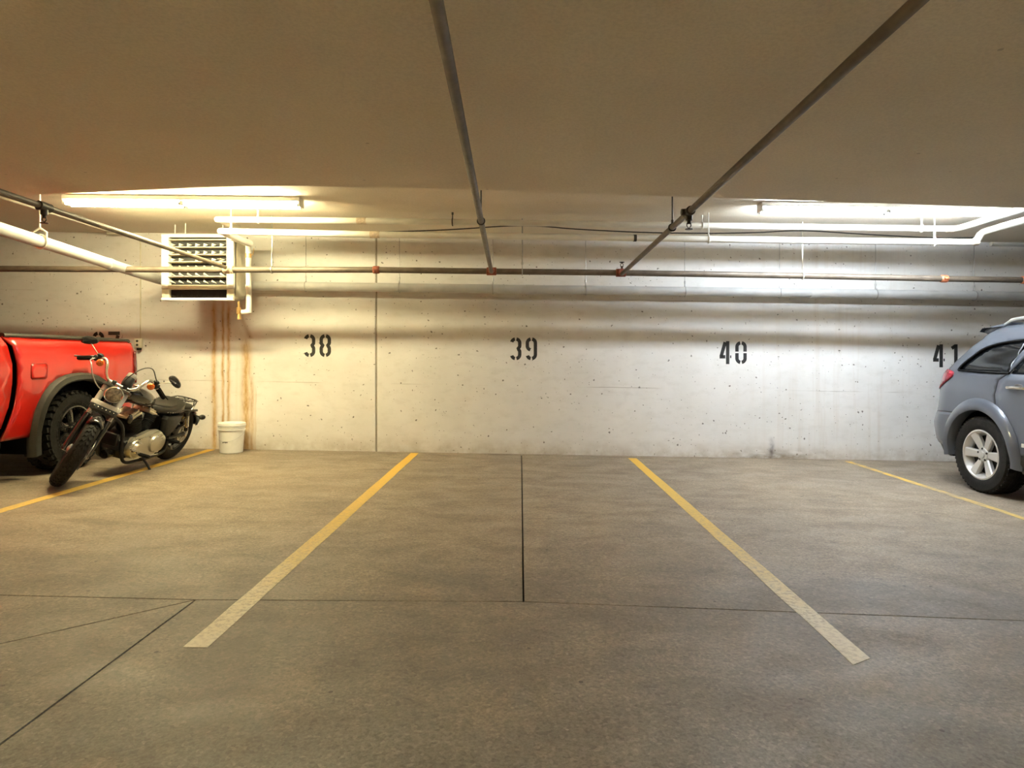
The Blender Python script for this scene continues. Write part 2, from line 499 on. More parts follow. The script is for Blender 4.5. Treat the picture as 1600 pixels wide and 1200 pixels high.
def plain_concrete(name, lo, hi):
    t = NT(name)
    n = t.noise(t.pos, 1.3, 6, 0.6, 0.3)
    f = t.noise(t.pos, 70, 3, 0.7)
    c = t.ramp(n, [(0.3, lo), (0.7, hi)])
    c = t.mix(t.ramp(f, [(0.35, 0.25), (0.6, 0.0)]), c, tuple(k * 0.6 for k in lo))
    d, vc = t.voronoi(t.pos, 5.0)
    sp = t.math('MULTIPLY', t.math('LESS_THAN', d, 0.05), t.math('GREATER_THAN', t.xyz(vc)[0], 0.8))
    c = t.mix(t.math('MULTIPLY', sp, 0.5), c, tuple(k * 0.4 for k in lo))
    t.setp('Base Color', c); t.setp('Roughness', 0.85); t.setp('Specular IOR Level', 0.2)
    t.bump(f, 0.25, 0.004)
    return t.m
MT['ceiling'] = plain_concrete('ceiling_concrete', (0.80, 0.725, 0.595), (0.86, 0.785, 0.66))
MT['side_wall'] = plain_concrete('side_wall_concrete', (0.62, 0.60, 0.55), (0.72, 0.70, 0.65))

# floor: a base with concrete slabs parted by saw cuts
def sl(x, y, dz=0.0): return Vector((x, y, fz(x) + dz))
m = MB()
m.loft([[sl(-XW, YB, -0.3), sl(XW, YB, -0.3), sl(XW, WALL + 0.3, -0.3), sl(-XW, WALL + 0.3, -0.3)],
        [sl(-XW, YB, -0.02), sl(XW, YB, -0.02), sl(XW, WALL + 0.3, -0.02), sl(-XW, WALL + 0.3, -0.02)]])
floor = tag(m.build('floor', MT['joint_dark'], smooth=0), kind='structure')

def fp(px, py):
    v = py - 561 - S * (px - 813)
    Y = FPX * H / v
    return Vector(((px - 813) * Y / FPX, Y))
JL = fp(0, 934); JK = fp(306, 937); JM = fp(818, 940); JR = fp(1600, 970)
dJ = (JR - JM) / (JR.x - JM.x)
JRR = JM + dJ * (XW - JM.x)
JLL = Vector((-XW, JL.y + (JL.x + XW) * 0.02))
C1 = fp(306, 937); C1b = fp(45, 1130); d1 = (C1b - C1); C1e = C1 + d1 * ((YB - C1.y) / d1.y) if abs(d1.y) > 0.1 else C1b
C2b = fp(0, 1006); d2 = (C2b - C1)
C2e = C1 + d2 * ((-XW - C1.x) / d2.x)
XJ = fp(815, 712).x
def slab(poly, m_, gap=0.0048):
    pts = [Vector(p) for p in poly]
    n = len(pts)
    area = sum(pts[i - 1].x * pts[i].y - pts[i].x * pts[i - 1].y for i in range(n))
    if area < 0: pts.reverse()
    out = []
    for i in range(n):
        a, b, c = pts[i - 1], pts[i], pts[(i + 1) % n]
        e1 = (b - a).normalized(); e2 = (c - b).normalized()
        n1 = Vector((-e1.y, e1.x)); n2 = Vector((-e2.y, e2.x))
        k = max(0.35, 1 + n1.dot(n2))
        out.append(b + (n1 + n2) * (gap / k))
    q = MB()
    q.loft([[sl(p.x, p.y, -0.02) for p in out], [sl(p.x, p.y, 0.0) for p in out]])
    return q.build('concrete_slab', m_, floor, smooth=0)
slab([(-XW, WALL + 0.25), (XJ, WALL + 0.25), JM, JK, JLL], MT['floor_stall'])
slab([(XJ, WALL + 0.25), (XW, WALL + 0.25), JRR, JM], MT['floor_stall'])
slab([JK, JM, JRR, (XW, YB), C1e], MT['floor_aisle'])
slab([C1, C1e, (-XW, YB), C2e], MT['floor_aisle'])
slab([C1, C2e, JLL], MT['floor_aisle'])

# back wall: two cast panels either side of a recessed control joint
m = MB()
m.box((0, WALL + 0.16, 1.35), (2 * XW, 0.28, 3.4))
wall_back = tag(m.build('wall_back', MT['joint_dark'], smooth=0), kind='structure')
XJW = (588 - 813) * WALL / FPX
for x0, x1 in ((-XW, XJW - 0.011), (XJW + 0.011, XW)):
    m = MB()
    m.box(((x0 + x1) / 2, WALL + 0.015, 1.35), (x1 - x0, 0.03, 3.4), bevel=0.004)
    m.build('wall_panel', MT['wall'], wall_back, smooth=0)
m = MB(); m.box((XJW, WALL + 0.016, 1.35), (0.02, 0.012, 3.3))
m.build('joint_filler', mat('joint_sealant', (0.34, 0.31, 0.25), 0.8), wall_back, smooth=0)
for nm, c, sz in (('wall_left', (-XW - 0.15, (WALL + YB) / 2, 1.35), (0.3, WALL - YB + 0.6, 3.6)),
                  ('wall_right', (XW + 0.15, (WALL + YB) / 2, 1.35), (0.3, WALL - YB + 0.6, 3.6)),
                  ('wall_front', (0, YB - 0.15, 1.35), (2 * XW, 0.3, 3.6))):
    m = MB(); m.box(c, sz)
    tag(m.build(nm, MT['side_wall'], smooth=0), kind='structure')

# ceiling: one casting with a low slab over the aisle and a recess over the stalls
EDGE = [(-XW, 6.3), (-7.0, 5.35), (-3.67, 4.76), (-2.35, 4.49), (-1.78, 4.40), (-1.2, 4.385), (-0.2, 4.42), (1.12, 4.50), (2.4, 4.57), (3.68, 4.65), (XW, 5.1)]
EDGE = [(p.x, p.y) for p in smooth_path([Vector((a, b, 0)) for a, b in EDGE], 4)]
m = MB(); n_ = MB()
lo, hi = [], []
for x, ye in EDGE:
    lo.append([Vector((x, YB, ZS - S * x)), Vector((x, ye - 0.012, ZS - S * x)), Vector((x, ye, ZS + 0.012 - S * x)), Vector((x, ye + 0.05, ZC + 0.01 - SC_ * x)), Vector((x, YB, ZC + 0.01 - SC_ * x))])
    hi.append([Vector((x, YB, ZC - SC_ * x)), Vector((x, WALL + 0.3, ZC - SC_ * x)), Vector((x, WALL + 0.3, ZC + 0.35 - SC_ * x)), Vector((x, YB, ZC + 0.35 - SC_ * x))])
m.loft(lo); n_.loft(hi)
tag(n_.build('ceiling', MT['ceiling'], smooth=25), kind='structure')
tag(m.build('ceiling', MT['ceiling'], smooth=25), kind='structure')

# ---------------------------------------------------------------- painted bay lines
def line_mat(extra=0.0):
    t = NT('worn_yellow_line_paint')
    x, y, z = t.xyz(t.pos)
    n1 = t.noise(t.pos, 3.0, 5, 0.6)
    n2 = t.noise(t.pos, 38, 5, 0.75)
    u = t.math('ADD', y, t.math('MULTIPLY', t.math('SUBTRACT', n1, 0.5), 1.2))
    k = t.n.new('ShaderNodeMapRange'); t.l.new(u, k.inputs[0])
    k.inputs[1].default_value = 2.4; k.inputs[2].default_value = 7.6
    c = t.ramp(k.outputs[0], [(0.0, (0.64, 0.59, 0.46)), (0.14, (0.60, 0.53, 0.35)), (0.24, (0.56, 0.43, 0.18)), (0.42, (0.60, 0.41, 0.10)), (1.0, (0.74, 0.44, 0.035))])
    wear = t.math('MULTIPLY', t.ramp(n2, [(0.46, 0.0), (0.62, 1.0)]), t.ramp(k.outputs[0], [(0.0, 0.22), (0.12, 0.75), (0.45, 0.45), (0.8, 0.12)]))
    if extra: wear = t.math('MAXIMUM', wear, t.math('MULTIPLY', t.ramp(t.noise(t.scale(t.pos, (1.6, 0.5, 1)), 9, 5, 0.7), [(0.40, 0.0), (0.58, 1.0)]), extra))
    c = t.mix(wear, c, (0.25, 0.205, 0.15))
    t.setp('Base Color', c); t.setp('Roughness', 0.6)
    t.bump(n2, 0.2, 0.002)
    return t.m
MT['line'] = line_mat()
def bay_line(x0, x1, y0, y1, label, w=0.10, skew=0.0, wear=None):
    m = MB()
    hw = w / 2
    n = 24
    rng = random.Random(int(x0 * 100))
    rings = []
    for i in range(n + 1):
        tt = i / n
        x = lerp(x0, x1, tt); y = lerp(y0, y1, tt)
        j0 = rng.uniform(-.003, .003); j1 = rng.uniform(-.003, .003)
        sk = skew if i == 0 else 0
        rings.append([sl(x - hw + j0, y - sk, 0.0008), sl(x + hw + j1, y + sk, 0.0008), sl(x + hw + j1, y + sk, 0.0022), sl(x - hw + j0, y - sk, 0.0022)])
    m.loft(rings)
    o = m.build('parking_line', wear or MT['line'], smooth=0)
    return tag(o, label, 'line')
bay_line(-1.326, -1.32, 2.585, 7.93, 'yellow floor line between the bays of numbers 38 and 39, fading to cream')
bay_line(1.381, 1.38, 2.56, 7.81, 'yellow floor line between the bays of numbers 39 and 40, ending slanted', skew=0.03)
bay_line(3.95, 4.06, 2.6, 7.85, 'thin worn yellow line on the floor between bay 40 and the silver car', w=0.075, wear=line_mat(0.8))
bay_line(-3.885, -3.868, 2.7, 7.93, 'yellow line on the floor running under the black motorcycle towards the white bucket', w=0.10)

# ---------------------------------------------------------------- stencilled bay numbers
def stroke(m, pts, w, M):
    pts = [Vector((p[0], p[1], 0)) for p in pts]
    L, Rr = [], []
    for i, p in enumerate(pts):
        if i == 0: t = pts[1] - pts[0]
        elif i == len(pts) - 1: t = pts[-1] - pts[-2]
        else: t = pts[i + 1] - pts[i - 1]
        t.normalize(); nn = Vector((-t.y, t.x, 0))
        L.append(p + nn * w / 2); Rr.append(p - nn * w / 2)
    rings = [[a, b, b + Vector((0, 0, 0.0015)), a + Vector((0, 0, 0.0015))] for a, b in zip(L, Rr)]
    m.loft(rings, M=M)
def arc(cx, cy, rx, ry, a0, a1, n=8):
    return [(cx + rx * math.cos(R(lerp(a0, a1, k / n))), cy + ry * math.sin(R(lerp(a0, a1, k / n)))) for k in range(n + 1)]
W_, H_, T_ = 0.145, 0.29, 0.043
A_ = (W_ - T_) / 2          # centreline half width
G_ = 11                     # half the stencil bridge, in degrees
def digit_strokes(d):
    top = H_ / 2 - T_ / 2
    r = A_
    cyu = top - r            # centre of the upper round
    cyl_ = -top + r
    ring_u = dict(R1=arc(0, cyu, r, r, 90 - G_, 0)); 
    half_r_u = arc(0, cyu, r, r, 90 - G_, 0) + [(r, 0.045)] + arc(0.012, 0.038, r - 0.012, 0.035, 0, -62, 4)
    half_r_l = arc(0.012, -0.038, r - 0.012, 0.035, 62, 0, 4) + [(r, -0.045)] + arc(0, cyl_, r, r, 0, -90 + G_)
    mir = lambda L: [(-x, y) for x, y in L]
    hook_u = arc(0, cyu, r, r, 90 + G_, 165)
    hook_l = arc(0, cyl_, r, r, -90 - G_, -165)
    if d == '3': return [half_r_u + half_r_l[1:], hook_u, hook_l]
    if d == '8': return [half_r_u + half_r_l[1:], mir(half_r_u + half_r_l[1:])]
    if d == '9': return [arc(0, cyu, r, r, 90 - G_, 0) + [(r, 0.0)] + arc(0, cyl_, r, r, 0, -90 + G_),
                         mir(arc(0, cyu, r, r, 90 - G_, 0) + [(r, 0.045)]) + [(-x, y) for x, y in arc(0, 0.035, r, 0.05, 0, -75, 5)], hook_l]
    if d == '0': return [arc(0, cyu, r, r, 90 - G_, 0) + [(r, 0.012)], mir(arc(0, cyu, r, r, 90 - G_, 0) + [(r, 0.012)]),
                         arc(0, cyl_, r, r, -90 + G_, 0) + [(r, -0.006)], mir(arc(0, cyl_, r, r, -90 + G_, 0) + [(r, -0.006)])]
    if d == '7': return [[(-r - T_ / 2, top), (r + T_ / 2, top)], [(r, top - T_ * 0.62), (r * 0.35, -0.02), (-0.01, -top - T_ / 2)]]
    if d == '1': return [[(0.018, H_ / 2), (0.018, -H_ / 2)], [(0.012, H_ / 2 - 0.02), (-0.035, H_ / 2 - 0.05)]]
    if d == '4': return [[(0.030, H_ / 2), (0.030, -H_ / 2)], [(-0.002, H_ / 2 - 0.012), (-0.052, -0.045)], [(-0.072, -0.052), (0.0, -0.052)], [(0.06, -0.052), (0.075, -0.052)]]
def bay_number(txt, px, py, label):
    p = at(px, py, WALL)
    M = Matrix.Translation((p.x, WALL - 0.0005, p.z)) @ Matrix.Rotation(PI / 2, 4, 'X')
    root = empty('stall_number', Matrix.Translation((p.x, WALL, p.z)))
    inv = root.matrix_world.inverted()
    for k, ch in enumerate(txt):
        m = MB(inv @ M @ Matrix.Translation(((k - 0.5) * 0.198, 0, 0)))
        for i, st in enumerate(digit_strokes(ch)):
            stroke(m, st, T_ * (0.8 if (ch == '4' and i == 3) else 1.0), None)
        m.build('digit', MT['black_paint'], root, smooth=0)
    tag(root, label, 'number')
bay_number('37', 166, 536, 'black stencilled number 37 on the wall half hidden behind the red truck')
bay_number('38', 496, 540, 'black stencilled number 38 on the white wall right of the white bucket')
bay_number('39', 818, 545, 'black stencilled number 39 in the middle of the white wall')
bay_number('40', 1145.5, 551, 'black stencilled number 40 on the white wall above the grey smear')
bay_number('41', 1479, 556, 'black stencilled number 41 on the wall partly hidden by the silver car')
# ---------------------------------------------------------------- fluorescent strip lights
def strip_light(x0, x1, Y, zrel, colour, power, label, tubes=2):
    xc = (x0 + x1) / 2; L = x1 - x0
    root = empty('strip_light', Matrix.Translation((xc, Y, ZC - SC_ * xc)) @ Matrix.Rotation(math.atan(SC_), 4, 'Y'))
    e = glow('lit_tube', colour, power)
    m = MB()
    m.box((0, 0, -0.026), (L + 0.02, 0.14, 0.044), bevel=0.006)
    m.build('housing', MT['white_enamel'], root)
    for sx in (-1, 1):
        m = MB()
        m.box((sx * (L / 2 + 0.004), 0, -0.055), (0.014, 0.125, 0.075), bevel=0.004)
        m.build('end_plate', MT['white_enamel'], root)
    m = MB(); m.box((0, 0, -0.062), (0.03, 0.11, 0.05), bevel=0.004)
    m.build('lamp_holder', MT['white_enamel'], root)
    for sx in (-1, 1):
        for sy in (-1, 1):
            m = MB()
            a = sx * 0.02; b = sx * (L / 2 - 0.012)
            m.cyl((a, sy * 0.041, -0.078), (b, sy * 0.041, -0.078), 0.019, seg=14)
            tb = m.build('lamp_tube', e, root)
            for q in (a, b):
                m = MB(); m.cyl((q - 0.004, sy * 0.041, -0.078), (q + 0.004, sy * 0.041, -0.078), 0.0203, seg=12)
                m.build('tube_cap', MT['steel'], tb)
    tag(root, label, 'light', None)
    return root
strip_light((105 - 813) * 6.156 / FPX, (470 - 813) * 6.156 / FPX, 6.156, 0, WARM, TUBE_POWER * 1.08, 'warm white twin tube strip light on the ceiling above the unit heater')
strip_light((1188 - 813) * 6.142 / FPX, (1578 - 813) * 6.142 / FPX, 6.142, 0, COOL, TUBE_POWER, 'cool white twin tube strip light on the ceiling near the silver car')
def aisle_fill(xc, Y, colour, label, gain=1.0, drop=0.42, L=2.3):
    # an added uplighter to raise the ambient light: two tubes above a tray
    root = empty('fill_light', Matrix.Translation((xc, Y, ZS - S * xc - drop)) @ Matrix.Rotation(math.atan(S), 4, 'Y'))
    e = glow('lit_tube', colour, AISLE_FILL_POWER * gain)
    m = MB()
    w = AISLE_FILL_TRAY / 2
    m.prism([(-w, 0.037), (-w, -0.02), (w, -0.02), (w, 0.037), (w - 0.004, 0.037), (w - 0.004, -0.014), (-w + 0.004, -0.014), (-w + 0.004, 0.037)], -L / 2 - 0.02, L / 2 + 0.02, M=Matrix(((0, 0, 1, 0), (1, 0, 0, 0), (0, 1, 0, 0), (0, 0, 0, 1))))
    m.build('tray', MT['white_enamel'], root, smooth=0)
    for sx in (-1, 1):
        m = MB(); m.box((sx * (L / 2 + 0.01), 0, 0.02), (0.016, 0.12, 0.06), bevel=0.004); m.build('end_plate', MT['white_enamel'], root)
        m = MB(); m.cyl((sx * 0.9, 0, -0.01), (sx * 0.9, 0, drop), 0.004, seg=6); m.build('hanging_rod', MT['steel'], root)
        m = MB(); m.cyl((-L / 2, sx * 0.042, 0.02), (L / 2, sx * 0.042, 0.02), 0.016, seg=12); m.build('lamp_tube', e, root)
    tag(root, label, 'light')
for Y_, w_ in ((-2.6, 'just'), (-8.0, 'far')):
    aisle_fill(-2.8, Y_, (1, 0.80, 0.45), 'added fill light %s behind the camera on the left of the aisle' % w_, 1.0)
    aisle_fill(3.4, Y_, (1.0, 0.87, 0.66), 'added fill light %s behind the camera on the right of the aisle' % w_)

# ---------------------------------------------------------------- pipework
def img_path(pts, Y): return [at(px, py, Y) for px, py in pts]
def ring_hanger(m, p, r, top, rod=0.005):
    """a clevis ring round a pipe at p running along X, and a rod up to top"""
    loop = [p + Vector((0, math.cos(a) * (r + 0.006), math.sin(a) * (r + 0.006))) for a in (2 * PI * k / 16 for k in range(16))]
    m.tube(loop, 0.006, 6, loop=True)
    m.tube([p + Vector((0, -0.012, r + 0.004)), p + Vector((0, -0.006, r + 0.05)), p + Vector((0, 0.006, r + 0.05)), p + Vector((0, 0.012, r + 0.004))], 0.005, 6)
    m.cyl(p + Vector((0, 0, r + 0.045)), p + Vector((0, 0, r + 0.075)), 0.011, seg=8)
    m.cyl(p + Vector((0, 0, r + 0.04)), Vector((p.x, p.y, top)), rod, seg=8)
def coupling(m, p, d, r, L=0.06):
    d = Vector(d).normalized()
    m.tube([p - d * L / 2, p - d * L * 0.42, p - d * L * 0.3, p + d * L * 0.3, p + d * L * 0.42, p + d * L / 2], [r * 1.02, r * 1.22, r * 1.28, r * 1.28, r * 1.22, r * 1.02], 14)
    n_ = Vector((0, 0, 1)) if abs(d.z) < 0.8 else Vector((1, 0, 0))
    b = d.cross(n_)
    m.box(p + b * r * 1.35, (L * 0.6, r * 0.5, r * 0.5))
    m.box(p - b * r * 1.35, (L * 0.6, r * 0.5, r * 0.5))
def zc(x): return ZC - SC_ * x
def zs(x): return ZS - S * x

# sprinkler main along the wall
YM = 6.95
RM = 0.033
main_pts = [(-420, 419), (0, 420), (300, 421.3), (588, 421.6), (768, 424), (970, 426.3), (1254, 431), (1475, 435.5), (1600, 437.5), (2100, 446)]
root = empty('sprinkler_main', Matrix.Translation(at(768, 424, YM)))
inv = root.matrix_world.inverted()
m = MB(inv); m.tube(img_path(main_pts, YM), RM, 16); m.build('pipe_run', MT['pipe_brown'], root)
for px, py, mt in ((588, 421.6, 'rust_red'), (1475, 435.5, 'rust_orange'), (1601, 437.5, 'rust_orange')):
    m = MB(inv); coupling(m, at(px, py, YM), (1, 0, -0.01), RM, 0.075); m.build('coupling', MT[mt], root)
for px, py, mt in ((357, 421.4, 'tape'), (768, 424, 'rust_red'), (970, 426.3, 'rust_red')):
    p = at(px, py, YM)
    m = MB(inv)
    m.tube([p - Vector((0.055, 0, 0)), p - Vector((0.05, 0, 0)), p + Vector((0.05, 0, 0)), p + Vector((0.055, 0, 0))], [RM, RM * 1.35, RM * 1.35, RM], 16)
    m.tube([p, p + Vector((0, -0.06, 0.004)), p + Vector((0, -0.075, 0.005))], [RM * 1.1, RM * 1.1, RM * 0.95], 14)
    for sx in (-1, 1): m.cyl(p + Vector((sx * 0.03, -0.02, 0.035)), p + Vector((sx * 0.03, -0.02, -0.04)), 0.007, seg=8)
    m.build('tee', MT[mt], root)
for px, py in ((346, 421.4), (971, 426.3)):
    p = at(px, py, YM) + Vector((0, -0.03, 0))
    m = MB(inv)
    m.cyl(p + Vector((0, 0, 0.02)), p + Vector((0, 0, 0.07)), 0.016, 0.010, 10)
    m.tube([p + Vector((-0.012, 0, 0.06)), p + Vector((-0.016, 0, 0.085)), p + Vector((0, 0, 0.105)), p + Vector((0.016, 0, 0.085)), p + Vector((0.012, 0, 0.06))], 0.004, 6)
    m.lathe([(0.004, 0.10), (0.028, 0.11), (0.028, 0.114), (0.003, 0.116)], M=Matrix.Translation(p), seg=12)
    m.build('sprinkler_head', MT['dark_steel' if px > 500 else 'tape'], root)
for px, py in ((425, 421.5), (816, 424.6), (1254, 431)):
    p = at(px, py, YM)
    m = MB(inv); ring_hanger(m, p, RM, zc(p.x), 0.007); m.build('hanger', MT['pipe_white' if px == 1254 else 'steel'], root)
tag(root, 'brown sprinkler main pipe running along the wall under the white pipes', 'pipe')

# three sprinkler branches coming toward the aisle
def branch_z(Y): return H + 0.941 + 0.016 * (YM - Y)
def branch(px, py, px2, Y2, label, heads=(), rods=(), tee_heads=True, Yend=-3.5):
    p0 = at(px, py, YM)
    X0 = p0.x
    x2 = (px2 - 813) * Y2 / FPX
    sl_ = (x2 - X0) / (YM - Y2)
    def P(Y):
        X = X0 + sl_ * (YM - Y)
        return Vector((X, Y, min(branch_z(Y), H + 1.105) - S * X))
    root = empty('sprinkler_branch', Matrix.Translation(P(YM - 0.08)))
    inv = root.matrix_world.inverted()
    m = MB(inv); m.tube([P(YM - 0.0765), P(5.5), P(4.2), P(2.5), P(1), P(Yend)], 0.0212, 14); m.build('pipe_run', MT['pipe_brown'], root)
    for Y in heads:
        p = P(Y)
        m = MB(inv)
        d = (P(Y - 0.1) - P(Y + 0.1)).normalized()
        m.tube([p - d * 0.055, p - d * 0.05, p + d * 0.05, p + d * 0.055], [0.022, 0.031, 0.031, 0.022], 14)
        m.tube([p, p + Vector((0, 0, -0.055))], [0.024, 0.022], 12)
        m.tube([p - Vector((0.05, 0, 0)), p], [0.022, 0.024], 12)
        m.build('tee', MT['dark_steel'], root)
        m = MB(inv)
        m.cyl(p + Vector((0, 0, -0.05)), p + Vector((0, 0, -0.078)), 0.015, 0.010, 10)
        m.tube([p + Vector((-0.011, 0, -0.07)), p + Vector((-0.014, 0, -0.09)), p + Vector((0, 0, -0.108)), p + Vector((0.014, 0, -0.09)), p + Vector((0.011, 0, -0.07))], 0.004, 6)
        m.lathe([(0.003, -0.116), (0.026, -0.114), (0.026, -0.110), (0.004, -0.106)], M=Matrix.Translation(p), seg=12)
        m.build('sprinkler_head', MT['dark_steel'], root)
    for Y in rods:
        p = P(Y)
        m = MB(inv)
        loop = [p + Vector((math.cos(a) * 0.026, 0, math.sin(a) * 0.026)) for a in (2 * PI * k / 14 for k in range(14))]
        m.tube(loop, 0.005, 6, loop=True)
        m.cyl(p + Vector((0, 0, 0.026)), p + Vector((0, 0, 0.055)), 0.009, seg=8)
        top = zc(p.x) if Y > 4.4 else zs(p.x)
        m.cyl(p + Vector((0, 0, 0.04)), Vector((p.x, p.y, top)), 0.0055, seg=8)
        m.build('hanger', MT['dark_steel'], root)
    tag(root, label, 'pipe')
    return P
branch(357, 421.4, 0, 3.96, 'brown sprinkler branch pipe crossing in front of the unit heater towards the upper left', heads=(4.32,), rods=(1.0,))
branch(768, 424, 695, 2.05, 'brown sprinkler branch pipe coming from the red tee above the number 39', rods=(4.52, 0.9))
branch(970, 426.3, 1365, 2.0, 'brown sprinkler branch pipe slanting up to the right above the number 40', heads=(4.17,), rods=(4.62, 0.9))

# two white jacketed pipes high up
def white_pipe(pts, Y, r, label, hangers, bands, turn=None, start=None):
    P = img_path(pts, Y)
    root = empty('heating_pipe', Matrix.Translation(P[len(P) // 2]))
    inv = root.matrix_world.inverted()
    path = list(P)
    if start: path = start(P[0]) + path
    if turn: path = path + turn(P[-1])
    m = MB(inv); m.tube(path, r, 16); m.build('pipe_jacket', MT['pipe_white'], root)
    for px, py, mt in hangers:
        p = at(px, py, Y)
        m = MB(inv); ring_hanger(m, p, r, zc(p.x)); m.build('hanger', MT[mt], root)
    for px, py, w, mt in bands:
        p = at(px, py, Y)
        m = MB(inv); m.tube([p - Vector((w / 2, 0, 0)), p + Vector((w / 2, 0, 0))], r + 0.003, 16); m.build('jacket_band', MT[mt], root)
    tag(root, label, 'pipe')
    return root, inv
YA, RA = 6.69, 0.033
def turn_a(p):
    q = p + Vector((0.11, 0, 0))
    return [p + Vector((0.06, 0, 0)), p + Vector((0.095, -0.02, 0)), p + Vector((0.115, -0.06, 0)), p + Vector((0.115, -0.9, 0.0)), p + Vector((0.115, -2.0, 0.0)), p + Vector((0.115, -4.0, 0.0))]
def turn_a(p):
    return [p + Vector((0.05, 0.0, 0)), p + Vector((0.085, -0.02, 0)), p + Vector((0.10, -0.06, 0)), p + Vector((0.10, -0.9, 0.0)), p + Vector((0.10, -1.95, 0.0))]
def start_a(p):
    return [p + Vector((0.03, 0.45, 0.0)), p + Vector((0.0, 0.10, 0.0)), p + Vector((0.01, 0.03, 0.0))]
white_pipe([(340, 343), (570, 345), (707, 347), (813, 348.3), (1100, 352.5), (1480, 357.5)], YA, RA,
           'upper white jacketed pipe running the length of the wall just under the ceiling',
           [(403, 343.5, 'pipe_white'), (707, 347, 'dark_steel'), (1097, 352.3, 'pipe_white'), (1440, 357, 'pipe_white')],
           [(565, 345, 0.10, 'tape'), (1484, 357.6, 0.07, 'tape')], turn=turn_a, start=start_a)
YBp, RB = 6.57, 0.034
def turn_b(p):
    return [p + Vector((0.04, -0.0, 0.005)), p + Vector((0.07, -0.015, 0.03)), p + Vector((0.085, -0.03, 0.07)), p + Vector((0.10, -0.06, 0.095)), p + Vector((0.11, -0.12, 0.10)), p + Vector((0.11, -1.0, 0.10)), p + Vector((0.11, -1.8, 0.10))]
def start_b(p):
    return [p + Vector((0.05, 0.60, -0.02)), p + Vector((0.0, 0.10, 0.0)), p + Vector((0.01, 0.03, 0.0))]
rb, inv = white_pipe([(345, 361.5), (580, 366.5), (813, 369.5), (992, 372), (1254, 375.8), (1515, 378.5)], YBp, RB,
           'lower white jacketed pipe running the length of the wall below the other white one',
           [(361, 361.8, 'pipe_white'), (1107, 373.6, 'pipe_white'), (1460, 378, 'pipe_white')],
           [(586, 366.6, 0.10, 'tape'), (992, 372, 0.03, 'dark_steel'), (1524, 378.0, 0.05, 'tape')], turn=turn_b, start=start_b)

# the grey drain hugging the wall, with its feeder along the left
YD, RD = 7.85, 0.056
P = img_path([(400, 446.5), (813, 452), (1254, 457.5), (1600, 463), (2150, 472)], YD)
root = empty('drain_pipe', Matrix.Translation(P[0]))
inv = root.matrix_world.inverted()
def feeder(Y):
    X = -4.36
    return Vector((X, Y, H + lerp(0.872, 1.02, (YD - Y) / 2.6) - S * X))
path = [feeder(7.56), feeder(7.66), feeder(7.75) + Vector((0.015, 0, 0)), feeder(7.83) + Vector((0.09, 0, -0.002)), feeder(7.85) + Vector((0.2, 0, -0.004))] + P
m = MB(inv); m.tube(path, RD, 20); m.build('pipe_run', MT['pipe_grey'], root)
for px in (478, 624, 770, 915, 1070, 1218, 1368, 1522):
    p = at(px, lerp(446.5, 463, (px - 400) / 1200), YD)
    m = MB(inv); ring_hanger(m, p, RD, zc(p.x), 0.0045); m.build('hanger', MT['steel'], root)
for px in (828, 1271):
    p = at(px, lerp(446.5, 463, (px - 400) / 1200), YD)
    m = MB(inv); m.tube([p - Vector((0.05, 0, 0)), p + Vector((0.05, 0, 0))], RD + 0.006, 20); m.build('coupling', MT['pipe_grey'], root)
tag(root, 'thick pale grey drain pipe running along the wall above the painted numbers', 'pipe')
root = empty('waste_pipe', Matrix.Translation(feeder(5.75)))
inv = root.matrix_world.inverted()
m = MB(inv); m.tube([feeder(2.8), feeder(4.2), feeder(5.24), feeder(6.4), feeder(7.555)], RD, 20); m.build('pipe_run', MT['pipe_grey'], root)
p = feeder(5.75)
m = MB(inv)
loop = [p + Vector((math.cos(a) * (RD + 0.008), 0, math.sin(a) * (RD + 0.008))) for a in (2 * PI * k / 16 for k in range(16))]
m.tube(loop, 0.008, 6, loop=True)
for sx in (-1, 1): m.tube([p + Vector((sx * (RD + 0.006), 0, 0.02)), p + Vector((sx * (RD + 0.006), 0, 0.085)), p + Vector((0, 0, 0.125))], 0.009, 6)
m.cyl(p + Vector((0, 0, 0.11)), Vector((p.x, p.y, zc(p.x))), 0.0065, seg=8)
m.build('clevis_hanger', MT['pipe_white'], root)
for Y in (6.75, 4.0):
    p = feeder(Y); q = feeder(Y - 0.06)
    m = MB(inv); m.tube([p, q], RD + 0.005, 20); m.build('coupling', MT['pipe_grey'], root)
tag(root, 'thick cream waste pipe coming forward past the unit heater, held by a clevis hanger', 'pipe')

# thin conduit on the ceiling at the left, down the wall to a socket
xcd = -5.07
root = empty('conduit', Matrix.Translation((xcd, 7.5, zc(xcd) - 0.02)))
inv = root.matrix_world.inverted()
m = MB(inv); m.tube([(xcd, 4.95, zc(xcd) - 0.018), (xcd, 7.86, zc(xcd) - 0.018)], 0.013, 10); m.build('conduit_run', MT['pipe_white'], root)
m = MB(inv); m.box((xcd + 0.03, 7.89, zc(xcd) - 0.026), (0.17, 0.10, 0.05), bevel=0.006); m.build('junction_box', MT['outlet'], root)
xo = (219 - 813) * 7.98 / FPX
m = MB(inv)
m.tube([(xcd + 0.115, 7.93, zc(xcd) - 0.03), (xo - 0.06, 7.95, zc(xo) - 0.045), (xo - 0.01, 7.985, zc(xo) - 0.09), (xo, 7.987, zc(xo) - 0.15), (xo, 7.987, at(219, 530, 7.98).z)], 0.007, 8)
m.build('cable_drop', MT['outlet'], root)
tag(root, 'thin pale conduit on the ceiling at the left with a cable dropping down the wall', 'conduit')
po = at(216.5, 536, 7.97)
root = empty('socket_box', Matrix.Translation(po))
m = MB(); m.box((0, 0, 0), (0.085, 0.05, 0.12), bevel=0.006); bx_ = m.build('box_body', MT['outlet'], root)
